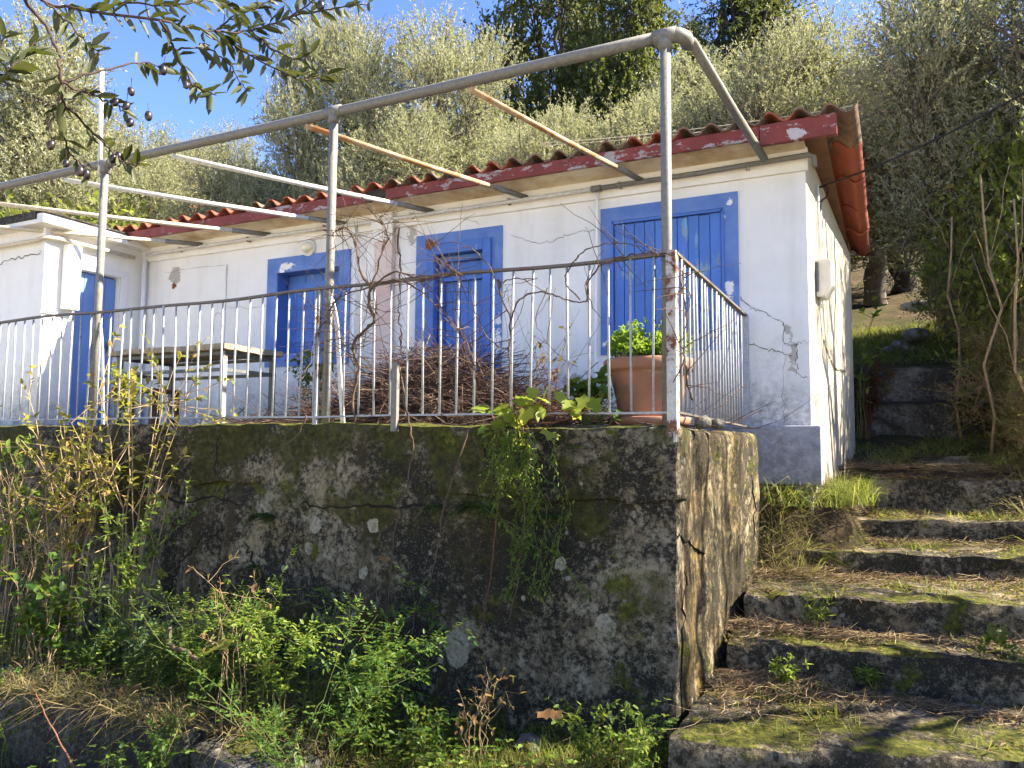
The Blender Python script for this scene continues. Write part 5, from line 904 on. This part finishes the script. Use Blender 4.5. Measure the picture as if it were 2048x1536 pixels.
for a in (('olive0', 'tall pale olive tree at the far left behind the annex', 50, 13, 35, 1.0), ('olive1', 'pale olive tree between the far left one and the hanging branch', 130, 17, 200, .9), ('olive2', 'low distant olive tree under the patch of sky at left', 330, 20, 255, 1.1), ('olive0', 'small distant olive tree beside the dark wooded hill', 440, 24, 255, .9),
          ('olive1', 'tall sunlit olive tree behind the overhanging branch', 680, 14, 20, .70), ('olive2', 'tall rounded olive tree left of the dark oaks', 900, 14, 25, .9), ('olive0', 'bushy olive tree low behind the roof at centre', 800, 12.2, 240, 1.1), ('olive1', 'olive tree in front of the dark oaks, above the rusty rafter', 1110, 12.4, 225, 1.1), ('olive2', 'feathery olive tree right of the tall corner post', 1440, 14, 110, 1.15),
          ('olive0', 'tall pale olive tree above the right end of the roof', 1600, 13, 30, .9), ('olive2', 'low olive tree behind the roof at left centre', 470, 13.5, 330, 1.3), ('olive1', 'olive tree low behind the roof below the corner elbow', 1290, 12.6, 200, 1.15), ('olive0', 'dim olive tree low behind the left end of the roof', 300, 15.5, 320, 1.25), ('olive2', 'pale olive tree filling the gap above the roof at right', 1500, 12.5, 200, 1.2)):
    put_tree('olive_tree', a[0], a[1], 'olive tree', a[2], a[3], a[4], None, GO, a[5])
put_tree('oak_tree', 'oak0', 'dark oak tree left of the pair against the sky', 'tree', 1110, 21, -90, None, 'dark oak trees on the slope', .72); put_tree('oak_tree', 'oak1', 'dark oak tree right of the pair behind the corner elbow', 'tree', 1255, 20, -80, None, 'dark oak trees on the slope', .7)
put_tree('fir_tree', 'fir', 'dark fir tree against the sky at upper right', 'tree', 1500, 24, -110, None, 'firs on the slope', 1.3); put_tree('fir_tree', 'fir', 'slim dark fir top beside the sloping side pipe', 'tree', 1385, 25, 40, None, 'firs on the slope', .8)
put_tree('bush', 'bush', 'yellow-green bush behind the left end of the tiled roof', 'bush', 235, 10.6, 395, None, 'bushes behind the annex', 1.2); put_tree('bush', 'bush', 'bright yellow-green bush behind the annex roof at the left edge', 'bush', 20, 11, 400, None, 'bushes behind the annex', 1.2)
# right-hand trees and thicket
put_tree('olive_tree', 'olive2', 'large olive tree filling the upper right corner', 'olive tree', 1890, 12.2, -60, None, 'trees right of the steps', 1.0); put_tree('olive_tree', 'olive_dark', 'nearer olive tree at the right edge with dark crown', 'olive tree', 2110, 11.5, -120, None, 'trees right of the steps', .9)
put_tree('olive_tree', 'olive1', 'olive tree behind the thicket above the dark slope', 'olive tree', 1740, 17, 150, None, 'trees right of the steps', 1.3); put_tree('oak_tree', 'oak0', 'dark tree shading the slope behind the end wall', 'tree', 1790, 19, 120, None, 'trees right of the steps', 1.5)
for a in (('scrub', 'tangled scrub beside the upper wall, nearest the dark slope', 1985, 10.9, 420, .9), ('scrub', 'tangled brown scrub right of the upper wall', 2015, 10.6, 470, .8), ('scrub', 'low tangled scrub at the right edge beside the steps', 2050, 9.6, 660, .8), ('greens', 'leafy green bush overhanging the thicket at right', 2040, 11.2, 330, .8), ('greens', 'green leafy sapling in front of the dark slope', 1890, 12.3, 400, .5), ('scrub', 'high tangled scrub above the green bush at the right edge', 2000, 12.5, 270, 1.1), ('greens', 'tall yellow-green sapling in the thicket below the cable', 1960, 11.6, 400, .5), ('scrub', 'dense dry scrub behind the right end of the upper wall', 1945, 11.5, 400, 1.0), ('scrub', 'tall dry scrub at the right edge behind the bare trunks', 2035, 11.2, 380, 1.1), ('scrub', 'low brown scrub at the right edge above the top step', 2030, 9.9, 620, 1.2), ('scrub', 'low scrub on the bank at the right edge, nearest the camera', 2085, 8.8, 720, 1.1), ('greens', 'low green bush at the right edge between the scrub', 2070, 10.2, 560, .8), ('greens', 'tall leafy yellow-green tree over the thicket at right', 1985, 11.3, 290, .75), ('greens', 'leafy yellow-green boughs at the right edge under the cable', 2080, 10.4, 240, .8)):
    put_tree('thicket_bush', a[0], a[1], 'bush', a[2], a[3], a[4], None, 'thicket on the right bank', a[5])
# bare upright canes in the thicket
for k, (px, Y, p0, p1, lab) in enumerate(((1918, 10.2, 720, 560, 'pale bare trunk in the thicket beside the upper wall'), (1975, 9.4, 760, 530, 'thin grey bare trunk in the middle of the thicket'), (2042, 8.6, 720, 540, 'straight pale bare trunk at the right edge'))):
    a = onY(px, p0, Y); b = onY(px - 8, p1, Y); b = b + (b - a) * .8; a[2] = float(gz(np.array([a[0]]), np.array([Y]), False)[0]) - .05; mb = MB(); P = branch_path(a, b, 0, 7, .03); mb.tube(P, np.linspace(.017, .009, 7), 8)
    for j in range(5): q_ = P[3 + j % 3]; mb.tube(branch_path(q_, q_ + rng.normal(0, .3, 3) + (0, 0, .6), .05, 5), np.linspace(.006, .002, 5), 5)
    tag(mb.build('dead_sapling', 'stem_tan', None, True, a), lab, 'tree trunk', 'bare trunks in the thicket')
# off-frame trees on the right bank that shade the steps
put_tree('olive_tree', 'olive_thin', 'small olive tree on the right bank outside the view, beside the steps', 'olive tree', 0, 6.5, None, 4.4, 'trees right of the steps', 1.0, 4.0, 3.7)
put_tree('olive_tree', 'olive_thin', 'olive tree on the right bank just outside the view, near', 'olive tree', 0, 4.6, None, 5.6, 'trees right of the steps', .95, 1.0, 5.4); put_tree('olive_tree', 'olive_thin', 'olive tree on the right bank just outside the view, beside the end wall', 'olive tree', 0, 9.7, None, 5.2, 'trees right of the steps', 1.0, .5, 3.3)
put_tree('olive_tree', 'olive_thin', 'olive tree on the right bank just outside the view, farthest back', 'olive tree', 0, 11.0, None, 5.6, 'trees right of the steps', 1.0, 2.5, 4.9)
put_tree('olive_tree', 'olive_dark', 'dense olive tree added out of view to shade the slope above the upper wall', 'olive tree', 0, 13.6, None, 6.2, 'trees right of the steps', 1.0, 1.2, 4.4)  # unseen crown added to keep sun off the slope
# wooded hill
n = 16000; hx = rng.uniform(-70, 55, n); hy = rng.uniform(26, 85, n); k = hy < 85; P_ = []; c0 = np.stack([hx, hy, gz(hx, hy, False)], 1); nb = 420; bc = np.stack([rng.uniform(-75, 60, nb), rng.uniform(27, 88, nb)], 1); bz = gz(bc[:, 0], bc[:, 1], False); R = rng.uniform(1.6, 3.4, nb)
for k in range(nb):
    m = 150; d = nrm(rng.normal(0, 1, (m, 3)) + (0, 0, .5)); P_.append(np.array([bc[k, 0], bc[k, 1], bz[k] + R[k] * .7]) + d * R[k] * rng.uniform(.6, 1.05, (m, 1)) * (1 + .25 * vn(d * 2 + k))[:, None])
P_ = np.concatenate(P_); n = len(P_); V, F = rhombs(P_, nrm(rng.normal(0, 1, (n, 3)) + (0, 0, .6)), nrm(rng.normal(0, 1, (n, 3))), rng.uniform(.35, .75, n), rng.uniform(.16, .34, n)); tag(link('far_wood', np_mesh('far_wood', V, [F], 'far_leaf', False, rng.random(n))), 'dense wooded hillside far behind the olive trees', 'woodland', None, 'stuff')
# neighbour's house glimpsed through the trees
nh = empty('neighbour_house', (-22, 17.5, 3.5), 'cream house with orange tiled roof glimpsed through trees at left', 'house'); mb = MB(); mb.box((-27, 16, 3.0), (-18.5, 21, 8.0)); mb.build('wall', 'cream_wall', nh); mb = MB(); mb.hexa([(-27.4, 15.5, 7.95), (-18.1, 15.5, 7.95), (-18.1, 21.5, 7.95), (-27.4, 21.5, 7.95)], [(-27, 18.4, 9.6), (-18.5, 18.4, 9.6), (-18.5, 18.6, 9.6), (-27, 18.6, 9.6)]); mb.build('roof', 'roof_far', nh)
for X_ in (-25.5, -22.6, -20): mb = MB(); mb.box((X_ - .5, 15.96, 5.2), (X_ + .5, 15.99, 6.6)); mb.build('window', 'steel_dark', nh)
for k, (dz, lab) in enumerate(((0, 'upper thin wire strung behind the roof ridge'), (-.06, 'lower thin wire strung behind the roof ridge'))):
    a = onY(1190, 273 + k * 6, 10.2); b = onY(1500, 236 + k * 8, 10.2); d = b - a; mb = MB(); mb.tube([a - d * .4 + d * 2 * t - np.array([0, 0, .25 * t * (1 - t)]) for t in np.linspace(0, 1, 9)], .004, 5); tag(mb.build('wire', 'wire_pale', None, True, a), lab, 'wire', 'wires behind the roof')
# ================================================================== near olive tree with the branch overhanging the view
nt = empty('olive_tree', (-3.4, .5, -.35), 'overhanging olive branch with black fruit close to the camera at top left', 'olive tree'); nb0 = np.array(nt.location)
crotch = np.array([-3.1, .7, 2.2]); mb = MB(); mb.tube(branch_path(nb0 + (0, 0, -.1), crotch, 0, 8, .04), np.linspace(.16, .10, 8), 12); trunk_o = mb.build('trunk', 'bark', nt, True)
A1 = atD(40, -60, 2.3); A2 = atD(70, -90, 2.2); mb = MB(); mb.tube(branch_path(crotch, A1, .5, 8, .02), np.linspace(.05, .005, 8), 8); mb.tube(branch_path(crotch, A2, .7, 8, .02), np.linspace(.06, .005, 8), 8); mb.build('limb', 'bark', nt, True)
BR = [([(40, -60), (49, 0), (96, 63), (118, 115), (123, 164), (128, 210), (124, 232), (128, 273), (142, 309), (172, 334)], 2.1, .0048, .0018, 14, .4), ([(123, 164), (180, 190), (227, 208), (254, 227)], 2.1, .003, .0015, 9, .2), ([(128, 210), (178, 257), (219, 298), (246, 322), (280, 326)], 2.1, .003, .0015, 9, .2), ([(126, 164), (219, 137), (290, 126), (330, 140)], 2.12, .0028, .0012, 8, .55),
      ([(70, -90), (85, 0), (170, 20), (320, 42), (430, 64), (500, 60), (575, 35), (640, -10)], 2.25, .0042, .002, 36, .2), ([(320, 42), (350, 100), (380, 160), (400, 178), (432, 190)], 2.2, .0035, .0014, 15, .1), ([(430, 64), (480, 100), (565, 145), (610, 160), (655, 150)], 2.3, .0032, .0012, 20, .05), ([(85, 0), (120, 30), (165, 78), (200, 110)], 2.2, .003, .0012, 10, .2), ([(500, 60), (540, 95), (590, 120), (625, 105)], 2.35, .003, .0012, 14, .1),
      ([(170, 20), (260, 5), (350, 12), (420, 0), (480, 20)], 2.3, .003, .0012, 18, .1), ([(350, 100), (400, 95), (450, 120), (480, 165), (497, 182)], 2.25, .0026, .0012, 12, .2), ([(-40, 190), (0, 155), (40, 122), (75, 80)], 1.9, .003, .0013, 13, .2), ([(575, 35), (640, 20), (700, 12), (740, 8)], 2.4, .003, .0012, 8, .1), ([(-30, 120), (0, 95), (10, 60)], 1.9, .003, .0013, 5, .1), ([(430, 64), (470, 30), (520, 10), (570, -10)], 2.35, .003, .0012, 14, .1)]
LM = []
for k in range(6):
    V, F = leaf6(np.zeros((1, 3)), np.array([[1., 0, 0]]), np.array([[0, 0, 1.]]), np.array([1.]), np.array([.33]), .10 + .03 * k); LM.append(np_mesh('leaf', V, [F], 'olive_near_shaded', True, np.full(2, rng.random())))
fm = MB(); V = []; n = 10
for a in range(7): th = PI * a / 6; V += [(.0085 * math.sin(th) * math.cos(2 * PI * b / n), .0085 * math.sin(th) * math.sin(2 * PI * b / n), .012 * math.cos(th)) for b in range(n)]
FM = np_mesh('olive', np.array(V), [np.array([(a * n + b, a * n + (b + 1) % n, (a + 1) * n + (b + 1) % n, (a + 1) * n + b)[::-1] for a in range(6) for b in range(n)])], 'olive_fruit', True)
def put_leaf(par, p, d, up, L):
    d = nrm(d); s = nrm(np.cross(up, d)); u = np.cross(d, s); o = link('leaf', LM[rng.integers(6)], par); o.matrix_local = Matrix([[d[i] * L, s[i] * L, u[i] * L, (p - nb0)[i]] for i in range(3)] + [[0, 0, 0, 1]])
for pts, dist, r0, r1, nl, lo in BR:
    Q = fold([atD(a, b, dist + .12 * math.sin(a * .013 + b * .02)) for a, b in pts], 0, 6, .002); mb = MB(); mb.tube(Q, np.linspace(r0, r1, len(Q)), 6); bo = mb.build('branch', 'twig_olive', nt, True); m = len(Q)
    for k in range(nl):
        x = (lo + (1 - lo) * (k + .5 * rng.random()) / nl) * (m - 1); i0 = min(int(x), m - 2); p = Q[i0] + (Q[i0 + 1] - Q[i0]) * (x - i0); ax_ = nrm(Q[i0 + 1] - Q[i0])
        for sg in ((-1, 1) if rng.random() < .85 else (1,)):
            sd = nrm(np.cross(ax_, CAM[:, 2])); d = ax_ * .75 + sd * sg * rng.uniform(.4, .95) + rng.normal(0, .28, 3) - np.array([0, 0, .2]); put_leaf(bo, p, d, nrm(rng.normal(0, .5, 3) + (0, 0, 1) + .5 * CAM[:, 2] * rng.choice([-1, 1])), rng.uniform(.036, .060))
    last = bo
for px, py in ((262, 183), (231, 205), (253, 212), (260, 245), (297, 232), (102, 290), (226, 317), (234, 325), (237, 311), (250, 312), (254, 304), (160, 343), (173, 349), (132, 327), (326, 140), (372, 170), (642, 10)):
    p = atD(px, py, 2.1); o = link('olive', FM, nt, p - nb0); o.rotation_euler = (rng.uniform(-.4, .4), rng.uniform(-.4, .4), 0); s = rng.uniform(.85, 1.1); o.scale = (s, s, s); MBs = MB(); MBs.tube([p + (0, 0, .011), p + (rng.normal(0, .004), 0, .032)], .0008, 4); MBs.build('stalk', 'twig_olive', nt)
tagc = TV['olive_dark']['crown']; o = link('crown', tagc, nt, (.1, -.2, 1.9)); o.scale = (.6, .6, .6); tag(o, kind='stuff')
